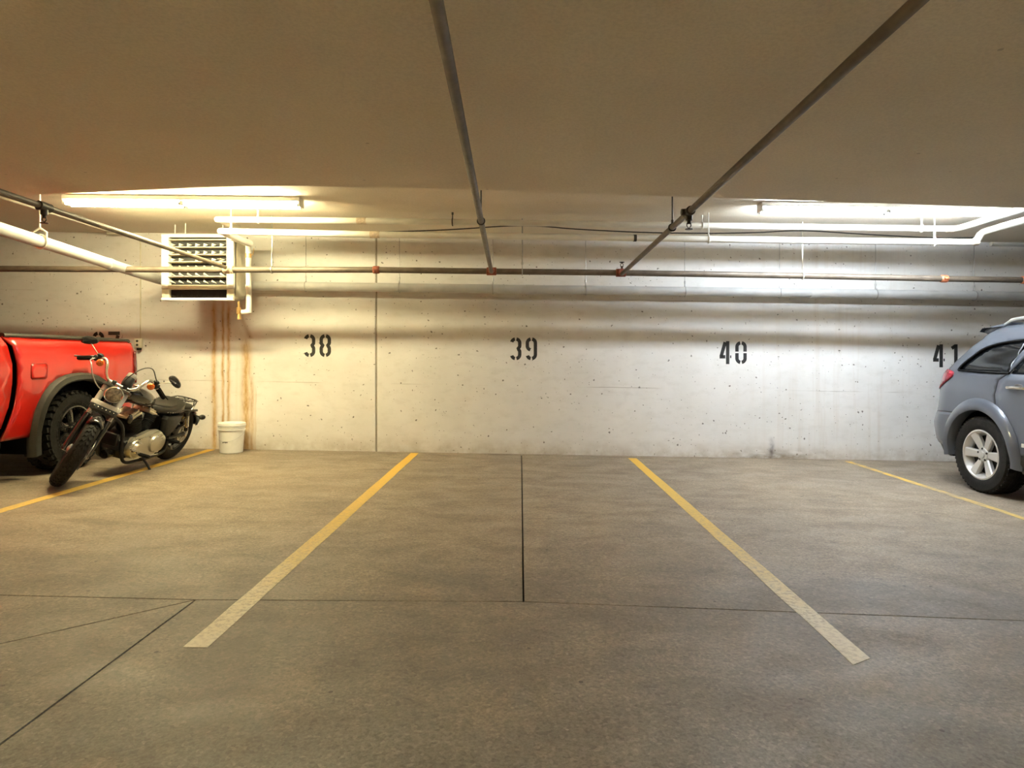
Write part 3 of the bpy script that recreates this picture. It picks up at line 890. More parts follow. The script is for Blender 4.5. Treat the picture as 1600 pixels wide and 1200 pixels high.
m = MB(); m.box((0, -0.027, 0.0), (0.075, 0.006, 0.105), bevel=0.002); cv_ = m.build('cover_plate', MT['outlet'], root)
for dz in (-0.024, 0.024):
    m = MB(); m.cyl((0, -0.029, dz), (0, -0.0325, dz), 0.015, seg=14); m.build('socket', MT['flare'], cv_)
m = MB(); m.box((0.01, -0.005, -0.075), (0.05, 0.035, 0.032), bevel=0.006); m.build('plug', MT['black_rubber'], root)
tag(root, 'small beige socket box on the wall behind the tail of the red truck', 'socket')

# black cable slung along the rods
m = MB()
cpts = smooth_path(img_path([(520, 364), (600, 362.5), (700, 359), (816, 352.5), (900, 358), (1000, 363), (1100, 364.5), (1180, 363.5), (1254, 360.5), (1350, 366), (1460, 371.5), (1530, 371)], 6.92), 5)
m.tube(cpts, 0.0065, 6)
o = m.build('sagging_cable', MT['cable'])
tag(o, 'thin black cable sagging between hanger rods behind the white pipes', 'cable')

# plain pipe going on to the right beyond the elbow
m = MB()
m.tube(img_path([(1548, 381.5), (1600, 382.3), (2000, 389)], 7.2), 0.026, 14)
P9 = img_path([(1548, 381.5)], 7.2)[0]
o = m.build('steel_pipe', MT['pipe_grey'])
tag(o, 'short grey pipe along the wall top going on behind the silver car', 'pipe')

# ---------------------------------------------------------------- unit heater
YH = 7.25
hx0, hx1 = (253 - 813) * YH / FPX, (366 - 813) * YH / FPX
hz1 = at(310, 366.5, YH).z; hz0 = at(310, 470, YH).z
hxc = (hx0 + hx1) / 2; hw = hx1 - hx0; hh = hz1 - hz0; hd = 0.34
root = empty('unit_heater', Matrix.Translation((hxc, YH, hz0)))
st = 0.085
m = MB()
m.box((0, hd / 2 + 0.045, hh / 2 + 0.01), (hw - 0.05, hd - 0.09, hh - 0.06), bevel=0.02)
m.build('cabinet', MT['heater_paint'], root)
for sx in (-1, 1):
    m = MB()
    m.prism([(-st / 2, 0.14), (st / 2, 0.14), (st / 2, hh), (-st / 2, hh)], -0.045, 0.02, M=Matrix.Translation((sx * (hw / 2 - st / 2), 0, 0)) @ Matrix.Rotation(PI / 2, 4, 'X') @ Matrix.Scale(1, 4), bevel=0.012)
    m.build('side_frame', MT['white_enamel'], root)
    m = MB()
    m.prism([(-st / 2 + (0.03 if sx < 0 else 0.0), 0.0), (st / 2 - (0.03 if sx > 0 else 0), 0.0), (st / 2, 0.05), (st / 2, 0.137), (-st / 2, 0.137), (-st / 2, 0.05)], -0.04, 0.005, M=Matrix.Translation((sx * (hw / 2 - st / 2), 0, 0)) @ Matrix.Rotation(PI / 2, 4, 'X'), bevel=0.01)
    m.build('corner_frame', MT['heater_paint'], root)
    m = MB()
    m.prism([(0.02, 0.03), (hd, 0.10), (hd, hh - 0.02), (0.02, hh - 0.0)], sx * (hw / 2) - (0.014 if sx > 0 else 0), sx * (hw / 2) + (0.014 if sx < 0 else 0), M=Matrix(((0, 0, 1, 0), (1, 0, 0, 0), (0, 1, 0, 0), (0, 0, 0, 1))))
    m.build('side_panel', MT['heater_paint'], root)
for z, h_ in ((hh - 0.018, 0.036), (0.018, 0.03)):
    m = MB(); m.box((0, 0.0, z), (hw - 0.01, 0.05, h_), bevel=0.006); m.build('frame_rail', MT['white_enamel'], root)
ow = hw - 2 * st
m = MB()
m.box((0, 0.055, hh / 2), (ow + 0.02, 0.02, hh - 0.05))
m.build('coil', MT['heater_dark'], root)
m = MB()
for k in range(46):
    m.box((-ow / 2 + ow * (k + 0.5) / 46, 0.038, 0.075), (0.003, 0.02, 0.095))
tag(m.build('coil_fins', MT['dark_steel'], root), kind='stuff')
blades = [hh - 0.065, hh - 0.15, hh - 0.235, hh - 0.318, hh - 0.40, hh - 0.485]
for i, z in enumerate(blades + [0.155]):
    m = MB()
    last = i == len(blades)
    ang = R(-8)
    m.box((0, 0, 0), (ow + 0.01, 0.062 if not last else 0.05, 0.010 if not last else 0.045), rot=('X', ang if not last else R(-10)), bevel=0.002)
    for v in m.bm.verts: v.co += Vector((0, 0.0, z))
    m.build('louvre_blade', MT['heater_paint'], root)
for i, z in enumerate(blades):
    for k in range(7):
        if (i, k) in ((2, 2), (4, 5)): continue
        x = -ow / 2 + ow * (k + 0.45) / 7
        m = MB()
        zt = z - 0.034; zb = z - 0.072
        lean = 0.012 + 0.03 * (i / 5)
        # a bent deflector tab: a small wedge hung under the blade
        a = [Vector((x - 0.030, 0.0, zb + (0 if i < 3 else 0.016))), Vector((x + 0.026, -0.004, zb if i > 2 else (zt + zb) / 2)), Vector((x - 0.026, 0.0, zt))]
        b = [v + Vector((0.002, 0.012, 0)) for v in a]
        m.loft([a, b])
        m.build('deflector', MT['heater_paint'], root, smooth=0)
for sx, y in ((-0.5, 0.12), (0.55, 0.12), (-0.9, 0.2)):
    m = MB()
    xx = sx * hw / 2
    m.cyl((xx, y, hh - 0.03), (xx, y, zc(hxc) - hz0), 0.006, seg=8)
    m.build('hanger_rod', MT['pipe_white'], root)
tag(root, 'cream unit heater with open louvres hanging on the wall above the rust stains', 'heater')

# white riser beside the heater
YR = 7.28
root = empty('heater_riser', Matrix.Translation(at(388, 440, YR)))
inv = root.matrix_world.inverted()
pth = [at(360, 371, 7.05), at(380, 378, 7.22), at(386.5, 381.5, YR), at(388, 387, YR), at(388, 400, YR), at(388.5, 440, YR), at(389, 480, YR), at(388.5, 485, YR), at(386, 487.5, YR), at(378, 488, YR)]
m = MB(inv); m.tube(pth, 0.030, 14); m.build('pipe_jacket', MT['pipe_white'], root)
m = MB(inv); m.tube([at(388, 396, YR), at(388, 403, YR)], 0.034, 14); m.build('brass_union', MT['brass'], root)
m = MB(inv); m.tube([at(390, 400, YR), at(395, 398, YR - 0.03), at(397, 388, YR - 0.03)], 0.004, 6); m.build('drain_cock', MT['brass'], root)
m = MB(inv)
m.tube([at(373, 471, YR), at(373, 480, YR), at(373, 480.5, YR), at(373, 490, YR), at(373.5, 490.5, YR), at(374, 499, YR)], [0.012, 0.012, 0.026, 0.026, 0.019, 0.024], 12)
m.build('brass_valve', MT['brass'], root)
for yy in (384, 445, 483):
    m = MB(inv); m.tube([at(388.4, yy, YR), at(388.4, yy + 6, YR)], 0.0335, 14); m.build('jacket_band', MT['pipe_white'], root)
tag(root, 'white jacketed riser with brass valve at the right side of the heater', 'pipe')

# ---------------------------------------------------------------- bucket
pb = fp(361.5, 706.5)
root = empty('bucket', Matrix.Translation((pb.x, pb.y, fz(pb.x))) @ Matrix.Rotation(math.atan(S), 4, 'Y'))
m = MB()
m.lathe([(0.02, 0.004), (0.125, 0.0), (0.132, 0.006), (0.147, 0.275), (0.158, 0.277), (0.158, 0.290), (0.149, 0.292), (0.149, 0.305), (0.157, 0.307), (0.157, 0.318), (0.150, 0.320), (0.150, 0.335), (0.02, 0.335)], seg=40)
m.build('pail', MT['bucket'], root)
m = MB()
m.lathe([(0.02, 0.352), (0.130, 0.352), (0.134, 0.362), (0.150, 0.364), (0.160, 0.360), (0.162, 0.328), (0.158, 0.326), (0.152, 0.338), (0.02, 0.338)], seg=40)
m.build('lid', MT['bucket'], root)
m = MB()
hp = []
for k in range(13):
    a = lerp(R(172), R(368), k / 12)
    dr = math.sin(PI * k / 12)
    hp.append((math.cos(a) * 0.162, math.sin(a) * (0.160 + 0.004 * dr), 0.283 - 0.135 * dr))
m.tube(smooth_path(hp, 2), 0.002, 6)
m.build('wire_handle', MT['satin'], root)
m = MB()
ra = 0.1415
def onpail(a, z): 
    r_ = 0.132 + (0.147 - 0.132) * z / 0.275 + 0.0006
    return Vector((math.cos(a) * r_, math.sin(a) * r_, z))
for a0, a1, z0, z1 in ((-112, -106, 0.128, 0.138), (-105, -98, 0.131, 0.141), (-97, -90, 0.130, 0.142), (-89, -84, 0.128, 0.142), (-110, -92, 0.122, 0.125)):
    a0 += 0; 
    m.loft([[onpail(R(a0), z0), onpail(R(a1), z0 + 0.002), onpail(R(a1), z1 + 0.002), onpail(R(a0), z1)], [onpail(R(a0), z0) * 1.002, onpail(R(a1), z0 + 0.002) * 1.002, onpail(R(a1), z1 + 0.002) * 1.002, onpail(R(a0), z1) * 1.002]])
m.build('printed_mark', MT['bucket_dark'], root, smooth=0)
tag(root, 'white plastic bucket with a lid standing on the floor against the stained wall', 'bucket')
# ---------------------------------------------------------------- wheels
def Mx(rows): return Matrix(rows)
YAX = Matrix.Rotation(-PI / 2, 4, 'X')       # lathe axis z -> +y

def arch(cx, cz, rx, rz, a0, a1, n=22, p=2.0):
    out = []
    for k in range(n + 1):
        a = R(lerp(a0, a1, k / n))
        c, s_ = math.cos(a), math.sin(a)
        out.append((cx + rx * math.copysign(abs(c) ** (2 / p), c), cz + rz * math.copysign(abs(s_) ** (2 / p), s_)))
    return out

def tyre_mesh(Rt, Rr, w, lugs, style):
    """tyre turned round y, outer side at +y"""
    m = MB()
    h = w / 2
    prof = [(Rr - 0.005, -h * 0.80), (Rr + 0.012, -h * 0.92), (lerp(Rr, Rt, 0.45), -h * 1.0), (lerp(Rr, Rt, 0.8), -h * 0.97), (Rt - 0.014, -h * 0.86), (Rt - 0.004, -h * 0.7),
            (Rt - 0.001, 0), (Rt - 0.004, h * 0.7), (Rt - 0.014, h * 0.86), (lerp(Rr, Rt, 0.8), h * 0.97), (lerp(Rr, Rt, 0.45), h * 1.0), (Rr + 0.012, h * 0.92), (Rr - 0.005, h * 0.80), (Rr - 0.02, h * 0.6), (Rr - 0.02, -h * 0.6)]
    if style == 'mud':
        prof = [(r - 0.014 if r > Rt - 0.02 else r, q) for r, q in prof]
    m.lathe(prof, M=YAX, seg=64, loop=True)
    for k in range(lugs):
        a = 2 * PI * k / lugs
        for sy in (-1, 1):
            aa = a + (0 if sy > 0 else PI / lugs)
            if style == 'mud':
                c = Matrix.Rotation(aa, 4, 'Y')
                L = 0.062 if k % 2 else 0.05
                m.box((0, 0, 0), (2 * PI * Rt / lugs * 0.62, L, 0.030), M=c @ Matrix.Translation((0, sy * (h - L / 2 - 0.012), Rt - 0.014)) @ Matrix.Rotation(sy * 0.22, 4, 'Z'))
                m.box((0, 0, 0), (2 * PI * Rt / lugs * 0.58, 0.02, 0.045 if k % 2 else 0.03), M=c @ Matrix.Translation((0, sy * (h - 0.012), Rt - 0.035)) @ Matrix.Rotation(sy * -0.35, 4, 'X'))
                m.box((0, 0, 0), (2 * PI * Rt / lugs * 0.55, 0.05, 0.026), M=c @ Matrix.Rotation(PI / lugs * 0.8, 4, 'Y') @ Matrix.Translation((0, sy * h * 0.34, Rt - 0.013)) @ Matrix.Rotation(sy * -0.5, 4, 'Z'))
            else:
                c = Matrix.Rotation(aa, 4, 'Y')
                m.box((0, 0, 0), (2 * PI * Rt / lugs * 0.66, h * 0.52, 0.012), M=c @ Matrix.Translation((0, sy * h * 0.60, Rt - 0.006)) @ Matrix.Rotation(sy * 0.25, 4, 'Z'))
    if style != 'mud':
        for q in (-0.16, 0.16):
            m.lathe([(Rt - 0.008, (q - 0.09) * h), (Rt + 0.0005, (q - 0.08) * h), (Rt + 0.0005, (q + 0.08) * h), (Rt - 0.008, (q + 0.09) * h)], M=YAX, seg=64)
    else:
        # raised ring of blocks on the side wall
        for k in range(48):
            a = 2 * PI * k / 48
            m.box((0, 0, 0), (0.018, 0.007, 0.014), M=Matrix.Rotation(a, 4, 'Y') @ Matrix.Translation((0, h * 0.97, Rr + 0.035)))
    return m

def spoke_poly(r0, r1, w0, w1, bow=0.0):
    return [(-w0 / 2, r0), (w0 / 2, r0), (w1 / 2, r1), (-w1 / 2, r1)]

# y-up-local matrix: prism xy plane -> wheel x,z plane, extrude to +y
PXZ = Matrix(((1, 0, 0, 0), (0, 0, 1, 0), (0, 1, 0, 0), (0, 0, 0, 1)))

def truck_wheel(parent, loc, flip):
    Rt, Rr, w = 0.40, 0.242, 0.285
    M = Matrix.Translation(loc) @ (Matrix.Rotation(PI, 4, 'Z') if flip else Matrix.Identity(4))
    m = tyre_mesh(Rt, Rr, w, 34, 'mud'); m.M = None
    for v in m.bm.verts: v.co = M @ v.co
    t = m.build('tyre', MT['tyre'], parent)
    m = MB(M)
    h = w / 2
    m.lathe([(Rr - 0.02, -h * 0.8), (Rr, -h * 0.85), (Rr - 0.03, -h * 0.6), (Rr - 0.035, h * 0.5), (Rr - 0.004, h * 0.84), (Rr + 0.008, h * 0.92), (Rr - 0.006, h * 0.95), (Rr - 0.02, h * 0.8), (Rr - 0.05, h * 0.35), (Rr - 0.05, -h * 0.6)], M=YAX, seg=48, loop=True)
    m.lathe([(0.01, h * 0.1), (0.10, h * 0.1), (0.10, h * 0.52), (0.075, h * 0.60), (0.05, h * 0.62), (0.045, h * 0.78), (0.01, h * 0.80)], M=YAX, seg=28)
    for k in range(6):
        m.prism(spoke_poly(0.06, Rr - 0.012, 0.075, 0.095), h * 0.38, h * 0.62, M=Matrix.Rotation(2 * PI * k / 6 + 0.2, 4, 'Y') @ PXZ, bevel=0.006)
    rim = m.build('wheel_rim', MT['black_gloss'], t)
    for k in range(6):
        a = 2 * PI * k / 6 + 0.5
        m = MB(M); m.cyl((0.068 * math.cos(a), h * 0.58, 0.068 * math.sin(a)), (0.068 * math.cos(a), h * 0.84, 0.068 * math.sin(a)), 0.012, 0.009, 8)
        m.build('wheel_nut', MT['chrome'], t)
    for k in range(18):
        a = 2 * PI * k / 18
        m = MB(M); m.cyl((0.222 * math.cos(a), h * 0.80, 0.222 * math.sin(a)), (0.222 * math.cos(a), h * 0.97, 0.222 * math.sin(a)), 0.008, 0.006, 6)
        m.build('rim_bolt', MT['chrome'], t)
    return t

# ---------------------------------------------------------------- red pickup truck
TX, TY = -5.53, 6.46
TM = Matrix.Translation((TX, TY, fz(TX))) @ Matrix.Rotation(math.atan(S), 4, 'Y') @ Matrix.Rotation(-PI / 2, 4, 'Z')
truck = empty('pickup_truck', TM)
BEDW = [(0.30, 0.96), (0.42, 0.985), (0.60, 1.005), (0.85, 1.02), (1.05, 1.022), (1.12, 1.015), (1.22, 1.01), (1.29, 0.985), (1.325, 0.94)]
def bed_f(side):
    def f(x, z):
        w = interp(BEDW, z)
        if x < -0.90:
            t = (-0.90 - x) / 0.12
            ang = min(1.0, t) * PI / 2
            w -= 0.10 * (1 - math.cos(ang))
            x = -0.90 - 0.10 * math.sin(ang) - max(0, t - 1) * 0.0
        return Vector((x, side * w, z))
    return f
def cab_f(side):
    CW = [(0.38, 0.95), (0.5, 0.985), (0.85, 1.01), (1.05, 1.015), (1.20, 1.005), (1.32, 0.975), (1.60, 0.87), (1.86, 0.74), (1.92, 0.66)]
    def f(x, z):
        w = interp(CW, z)
        if x > 3.2: w -= 0.05 * ((x - 3.2) / 1.5) ** 2
        if x > 4.45: w -= 0.25 * ((x - 4.45) / 0.3) ** 2
        return Vector((x, side * w, z))
    return f
AR_IN = dict(cx=0.0, cz=0.38, rx=0.515, rz=0.525, p=2.5)
AR_OUT = dict(cx=0.0, cz=0.38, rx=0.60, rz=0.605, p=2.5)
def arch_pts(d, x0=0.0, a0=-14, a1=194, n=26): 
    return [(x + x0, z) for x, z in arch(d['cx'], d['cz'], d['rx'], d['rz'], a0, a1, n, d['p'])]
AX2 = 3.57
for side in (1, -1):
    sname = 'left' if side > 0 else 'right'
    inw = lambda c, s_=side: (0, -s_, 0)
    ap = [p for p in arch_pts(AR_OUT) if p[1] >= 0.30]
    # bed side: from the front bottom up the curved gap, along the rail, down the rear corner, back over the arch
    front = [(0.93, 0.40), (0.87, 0.52), (0.81, 0.70), (0.79, 0.90), (0.795, 1.08), (0.83, 1.24), (0.88, 1.325)]
    rear = [(-1.03, 1.325), (-1.03, 0.48), (-0.60, 0.46)]
    arc_ = [p for p in reversed(arch_pts(dict(AR_OUT, rx=0.57, rz=0.575), a0=-5, a1=185)) if p[1] > 0.46 or p[0] > 0]
    arc_ = [p for p in arc_ if not (p[0] > 0 and p[1] < 0.40)]
    poly = front + rear[:2] + [(-0.575, 0.48)] + [p for p in arc_ if p[1] > 0.50 or p[0] > 0] + [(0.572, 0.40)]
    bs = panel('bed_side', poly, bed_f(side), MT['red_paint'], truck, 0.07, 0.014, inw)
    # wheel arch flare
    m = MB()
    inn = arch_pts(AR_IN, a0=-12, a1=192); out = arch_pts(AR_OUT, a0=-12, a1=192)
    rings = []
    for (xi, zi), (xo_, zo) in zip(inn, out):
        wi = interp(BEDW, max(zi, 0.42)); wo = interp(BEDW, max(zo, 0.42))
        xm, zm = lerp(xi, xo_, 0.45), lerp(zi, zo, 0.45)
        rings.append([Vector((xi, side * (wi - 0.03), zi)), Vector((xi, side * (wi + 0.045), zi)), Vector((lerp(xi, xo_, .2), side * (wi + 0.055), lerp(zi, zo, .2))),
                      Vector((lerp(xi, xo_, .75), side * (wo + 0.045), lerp(zi, zo, .75))), Vector((xo_, side * (wo + 0.006), zo)), Vector((xo_, side * (wo - 0.03), zo))])
    m.loft(rings); m.build('wheel_arch_flare', MT['flare'], truck)
    # arch liner
    m = MB()
    rings = []
    for x, z in arch_pts(dict(AR_IN, rx=0.53, rz=0.54), a0=-12, a1=192):
        rings.append([Vector((x, side * 0.985, z)), Vector((x, side * 0.62, z))])
    m.loft(rings, closed=False)
    m.quad([(-0.55, side * 0.62, 0.25), (0.55, side * 0.62, 0.25), (0.55, side * 0.62, 0.94), (-0.55, side * 0.62, 0.94)])
    m.build('arch_liner', MT['liner'], truck)
    truck_wheel(truck, (0, side * 0.865, 0.40), side < 0)
    # black rail cap
    m = MB()
    m.tube([(0.87, side * 0.93, 1.333), (0.5, side * 0.935, 1.336), (-0.5, side * 0.935, 1.336), (-0.93, side * 0.92, 1.333), (-0.985, side * 0.89, 1.325)], 0.03, 8)
    for v in m.bm.verts: v.co.z = 1.334 + (v.co.z - 1.334) * 0.75
    m.build('rail_cap', MT['flare'], truck)
    # tail lamp wrapping the rear corner
    fb = bed_f(side)
    poly = [(-0.90, 1.21), (-1.025, 1.24), (-1.025, 0.82), (-0.915, 0.85), (-0.89, 1.03)]
    tl = panel('tail_lamp', poly, lambda x, z, fb=fb, s_=side: fb(x, z) + Vector((-0.022, s_ * 0.012, 0)), MT['tail_dark'], truck, 0.03, 0.02, inw)
    m = MB()
    for zz in (0.92, 1.03, 1.14):
        m.box((-1.006, side * 0.915, zz), (0.012, 0.03, 0.085), bevel=0.004)
    tag(m.build('lamp_segments', MT['tail_red'], tl), kind='stuff')
    # inner bed wall
    m = MB(); m.box((-0.06, side * 0.80, 1.0), (1.86, 0.02, 0.66)); m.build('bed_inner_wall', MT['black_rubber'], truck)
    m = MB(); m.box((-0.06, side * 0.875, 1.30), (1.84, 0.13, 0.02)); m.build('bed_rail', MT['red_paint'], truck)
    # cab side: lower panels (two doors, fender) and greenhouse
    cf = cab_f(side)
    panel('rear_door', [(0.985, 0.42), (0.925, 0.52), (0.865, 0.70), (0.845, 0.90), (0.85, 1.08), (0.885, 1.24), (0.94, 1.315), (1.95, 1.315), (1.98, 0.9), (1.95, 0.42)], cf, MT['red_paint'], truck, 0.09, 0.014, inw)
    panel('front_door', [(1.96, 0.42), (1.99, 0.9), (1.96, 1.315), (2.95, 1.31), (3.0, 1.1), (3.0, 0.42)], cf, MT['red_paint'], truck, 0.10, 0.014, inw)
    fa = [(x + AX2, z) for x, z in arch(0, 0.38, 0.57, 0.575, 185, -5, 24, 2.5) if z >= 0.42]
    panel('front_fender', [(3.01, 0.42), (3.01, 1.1), (2.96, 1.31), (4.35, 1.20), (4.72, 1.08), (4.72, 0.70), (4.3, 0.62)] + list(reversed(fa)) , cf, MT['red_paint'], truck, 0.10, 0.014, inw)
    panel('cab_pillars', [(0.94, 1.32), (0.99, 1.42), (1.28, 1.90), (2.2, 1.91), (2.85, 1.52), (3.10, 1.325), (2.90, 1.325), (2.66, 1.50), (2.16, 1.83), (1.98, 1.83), (1.98, 1.325), (1.90, 1.325), (1.90, 1.83), (1.42, 1.82), (1.22, 1.46), (1.18, 1.325)], cf, MT['red_paint'], truck, 0.08, 0.014, inw)
    for poly in ([(1.18, 1.325), (1.22, 1.46), (1.42, 1.82), (1.90, 1.83), (1.90, 1.325)], [(1.98, 1.325), (1.98, 1.83), (2.16, 1.83), (2.66, 1.50), (2.90, 1.325)]):
        panel('side_window', poly, lambda x, z, cf=cf, s_=side: cf(x, z) - Vector((0, s_ * 0.012, 0)), MT['dark_glass'], truck, 0.10, 0.006, inw)
    for x0 in (1.08, 2.06):
        m = MB(); m.tube([(x0, side * 1.005, 1.16), (x0 + 0.02, side * 1.04, 1.165), (x0 + 0.2, side * 1.04, 1.165), (x0 + 0.22, side * 1.005, 1.16)], 0.016, 8)
        m.build('door_handle', MT['red_paint'], truck)
    m = MB(); m.box((2.0, side * 0.975, 0.37), (2.1, 0.08, 0.08), bevel=0.02); m.build('sill', MT['black_rubber'], truck)
    m = MB(); m.tube([(1.0, side * 1.0, 0.30), (1.1, side * 1.07, 0.28), (2.8, side * 1.07, 0.28), (2.95, side * 1.0, 0.30)], 0.035, 8); m.build('side_step', MT['black_satin'], truck)
    m = MB(); m.box((2.86, side * 1.10, 1.36), (0.12, 0.22, 0.22), bevel=0.04); m.build('door_mirror', MT['black_satin'], truck)
    m = MB()
    rings = []
    for x, z in arch_pts(dict(AR_IN, rx=0.56, rz=0.57), AX2, -5, 185):
        rings.append([Vector((x, side * 0.96, z)), Vector((x, side * 0.62, z))])
    m.loft(rings, closed=False); m.build('arch_liner', MT['liner'], truck)
    m = MB()
    inn = arch_pts(AR_IN, AX2, a0=-5, a1=185); out = arch_pts(AR_OUT, AX2, a0=-5, a1=185)
    m.loft([[Vector((a[0], side * 0.96, a[1])), Vector((a[0], side * 1.05, a[1])), Vector((b[0], side * 1.02, b[1])), Vector((b[0], side * 0.96, b[1]))] for a, b in zip(inn, out)])
    m.build('wheel_arch_flare', MT['flare'], truck)
    truck_wheel(truck, (AX2, side * 0.865, 0.40), side < 0)
# fuel flap on the near side
fb = bed_f(1)
fp_ = [(x + 0.10, z - 0.03) for x, z in [(0.36, 0.965), (0.345, 0.98), (0.345, 1.095), (0.36, 1.11), (0.53, 1.11), (0.545, 1.095), (0.545, 0.98), (0.53, 0.965)]]
panel('fuel_flap', fp_, lambda x, z: fb(x, z) + Vector((0, 0.003, 0)), MT['red_paint'], truck, 0.05, 0.004, lambda c: (0, -1, 0))
m = MB()
m.tube([tuple(fb(x, z) + Vector((0, 0.0025, 0))) for x, z in fp_], 0.0022, 4, loop=True); m.build('flap_seam', MT['tail_dark'], truck)
# bed floor, bulkhead, tailgate, bumper, cab back, roof, bonnet, front
m = MB(); m.box((-0.06, 0, 0.70), (1.86, 1.62, 0.05)); m.build('bed_floor', MT['black_rubber'], truck)
m = MB(); m.box((0.84, 0, 1.0), (0.06, 1.86, 0.62), bevel=0.01); m.build('bed_bulkhead', MT['red_paint'], truck)
m = MB(); m.box((-0.975, 0, 1.0), (0.07, 1.70, 0.62), bevel=0.02); tg_ = m.build('tailgate', MT['red_paint'], truck)
m = MB(); m.box((-1.013, 0, 1.17), (0.02, 0.22, 0.07), bevel=0.008); m.build('tailgate_handle', MT['black_satin'], tg_)
m = MB()
m.tube([(-1.0, -0.90, 0.60), (-1.08, -0.82, 0.59), (-1.10, -0.6, 0.58), (-1.11, 0, 0.58), (-1.10, 0.6, 0.58), (-1.08, 0.82, 0.59), (-1.0, 0.90, 0.60)], 0.075, 12)
m.build('rear_bumper', MT['chrome'], truck)
m = MB(); m.box((1.9, 0, 0.50), (5.5, 1.0, 0.22), bevel=0.03); m.build('chassis', MT['liner'], truck)
m = MB(); m.cyl((0, -0.75, 0.40), (0, 0.75, 0.40), 0.06, seg=12); m.ball((0, 0, 0.40), (0.15, 0.13, 0.14)); m.build('rear_axle', MT['black_rubber'], truck)
def cross(x, zl, prof): return [Vector((x, y, z)) for y, z in prof]
m = MB()
rb_ = []
for x, z in ((0.96, 1.33), (1.0, 1.44), (1.29, 1.905)):
    w = abs(cab_f(1)(x, z).y)
    rb_.append([Vector((x, w, z)), Vector((x, w * 0.5, z + 0.0)), Vector((x, -w * 0.5, z)), Vector((x, -w, z))])
m.loft(rb_, closed=False); m.box((0.95, 0, 0.9), (0.05, 1.9, 0.86)); m.build('cab_back', MT['red_paint'], truck)
m = MB(); m.loft([[Vector((1.02 + 0.0, y, 1.45)) for y in (0.75, 0.25, -0.25, -0.75)], [Vector((1.26, y, 1.83)) for y in (0.68, 0.23, -0.23, -0.68)]], closed=False)
for v in m.bm.verts: v.co.x -= 0.012
m.build('rear_window', MT['dark_glass'], truck)
m = MB()
rings = []
for x, z0 in ((1.28, 1.90), (1.4, 1.935), (1.8, 1.955), (2.1, 1.94), (2.22, 1.905)):
    w = abs(cab_f(1)(x, 1.9).y) 
    rings.append([Vector((x, y * w, lerp(1.90, z0, 1 - y * y))) for y in (1, 0.85, 0.5, 0, -0.5, -0.85, -1)])
m.loft(rings, closed=False); m.build('roof', MT['red_paint'], truck)
m = MB()
m.loft([[Vector((2.21, y * 0.68, 1.90 + 0.02 * (1 - y * y))) for y in (1, 0.5, 0, -0.5, -1)], [Vector((3.06 + 0.12 * (1 - y * y), y * 0.93, 1.33)) for y in (1, 0.5, 0, -0.5, -1)]], closed=False)
m.build('windscreen', MT['dark_glass'], truck)
m = MB()
rings = []
for x, z in ((2.95, 1.31), (3.3, 1.30), (4.0, 1.25), (4.45, 1.17), (4.70, 1.05)):
    w = abs(cab_f(1)(x, 1.25).y)
    rings.append([Vector((x, y * w, z + (0.05 if abs(y) < 0.7 else 0.0) * (1 if x < 4.6 else 0))) for y in (1, 0.8, 0.65, 0.3, 0, -0.3, -0.65, -0.8, -1)])
m.loft(rings, closed=False); m.build('bonnet', MT['red_paint'], truck)
m = MB(); m.box((4.66, 0, 0.86), (0.10, 1.25, 0.40), bevel=0.04); gr_ = m.build('grille', MT['black_satin'], truck)
for z in (0.76, 0.86, 0.96):
    m = MB(); m.box((4.715, 0, z), (0.03, 1.15, 0.035), bevel=0.008); m.build('grille_bar', MT['chrome'], gr_)
for side in (1, -1):
    m = MB(); m.box((4.60, side * 0.77, 0.92), (0.16, 0.24, 0.22), bevel=0.05); m.build('headlamp', MT['lens'], truck)
m = MB(); m.tube([(4.45, -0.95, 0.55), (4.66, -0.80, 0.55), (4.76, -0.4, 0.55), (4.76, 0.4, 0.55), (4.66, 0.80, 0.55), (4.45, 0.95, 0.55)], 0.11, 12); m.build('front_bumper', MT['chrome'], truck)
tag(truck, 'red pickup truck with grey wheel arches parked tail to the wall behind the motorcycle', 'truck')
# ---------------------------------------------------------------- silver car
CXc, CYc = 5.28, 6.05
CM = Matrix.Translation((CXc, CYc, fz(CXc))) @ Matrix.Rotation(math.atan(S), 4, 'Y') @ Matrix.Rotation(-PI / 2, 4, 'Z')
car = empty('car', CM)
CARW = [(0.22, 0.84), (0.32, 0.89), (0.48, 0.915), (0.70, 0.92), (0.95, 0.915), (1.10, 0.895), (1.17, 0.875), (1.35, 0.79), (1.50, 0.70), (1.60, 0.62), (1.66, 0.5)]
CARR = [(0.22, -0.72), (0.32, -0.84), (0.45, -0.9), (0.6, -0.93), (0.64, -0.928), (0.665, -0.905), (0.76, -0.865), (0.95, -0.845), (1.12, -0.81), (1.25, -0.72), (1.4, -0.6), (1.5, -0.51), (1.6, -0.43)]
RC = 0.40
def car_pt(side, off=0.0):
    def f(u, z):
        w = interp(CARW, z) + off
        xr = interp(CARR, z) - off
        # soft shoulder line
        xc = xr + RC + off
        if u >= xc: 
            if u > 2.6: w -= 0.05 * ((u - 2.6) / 1.1) ** 2
            if u > 3.45: w -= 0.22 * ((u - 3.45) / 0.35) ** 2
            return Vector((u, side * w, z))
        rr = RC + off
        a = (xc - u) / (rr * PI / 2)
        if a <= 1: return Vector((xc - rr * math.sin(a * PI / 2), side * (w - rr * (1 - math.cos(a * PI / 2))), z))
        y = w - rr - (a - 1) * rr * PI / 2
        return Vector((xr, side * max(0.0, y), z))
    return f
def car_end(z):      # parameter of the rear centre line
    w = interp(CARW, z); xr = interp(CARR, z)
    return (xr + RC) - RC * PI / 2 - (w - RC)
def corner(z, frac):  # parameter at a share of the corner turn
    return (interp(CARR, z) + RC) - RC * PI / 2 * frac
AXC = 2.89
WZ = 0.362
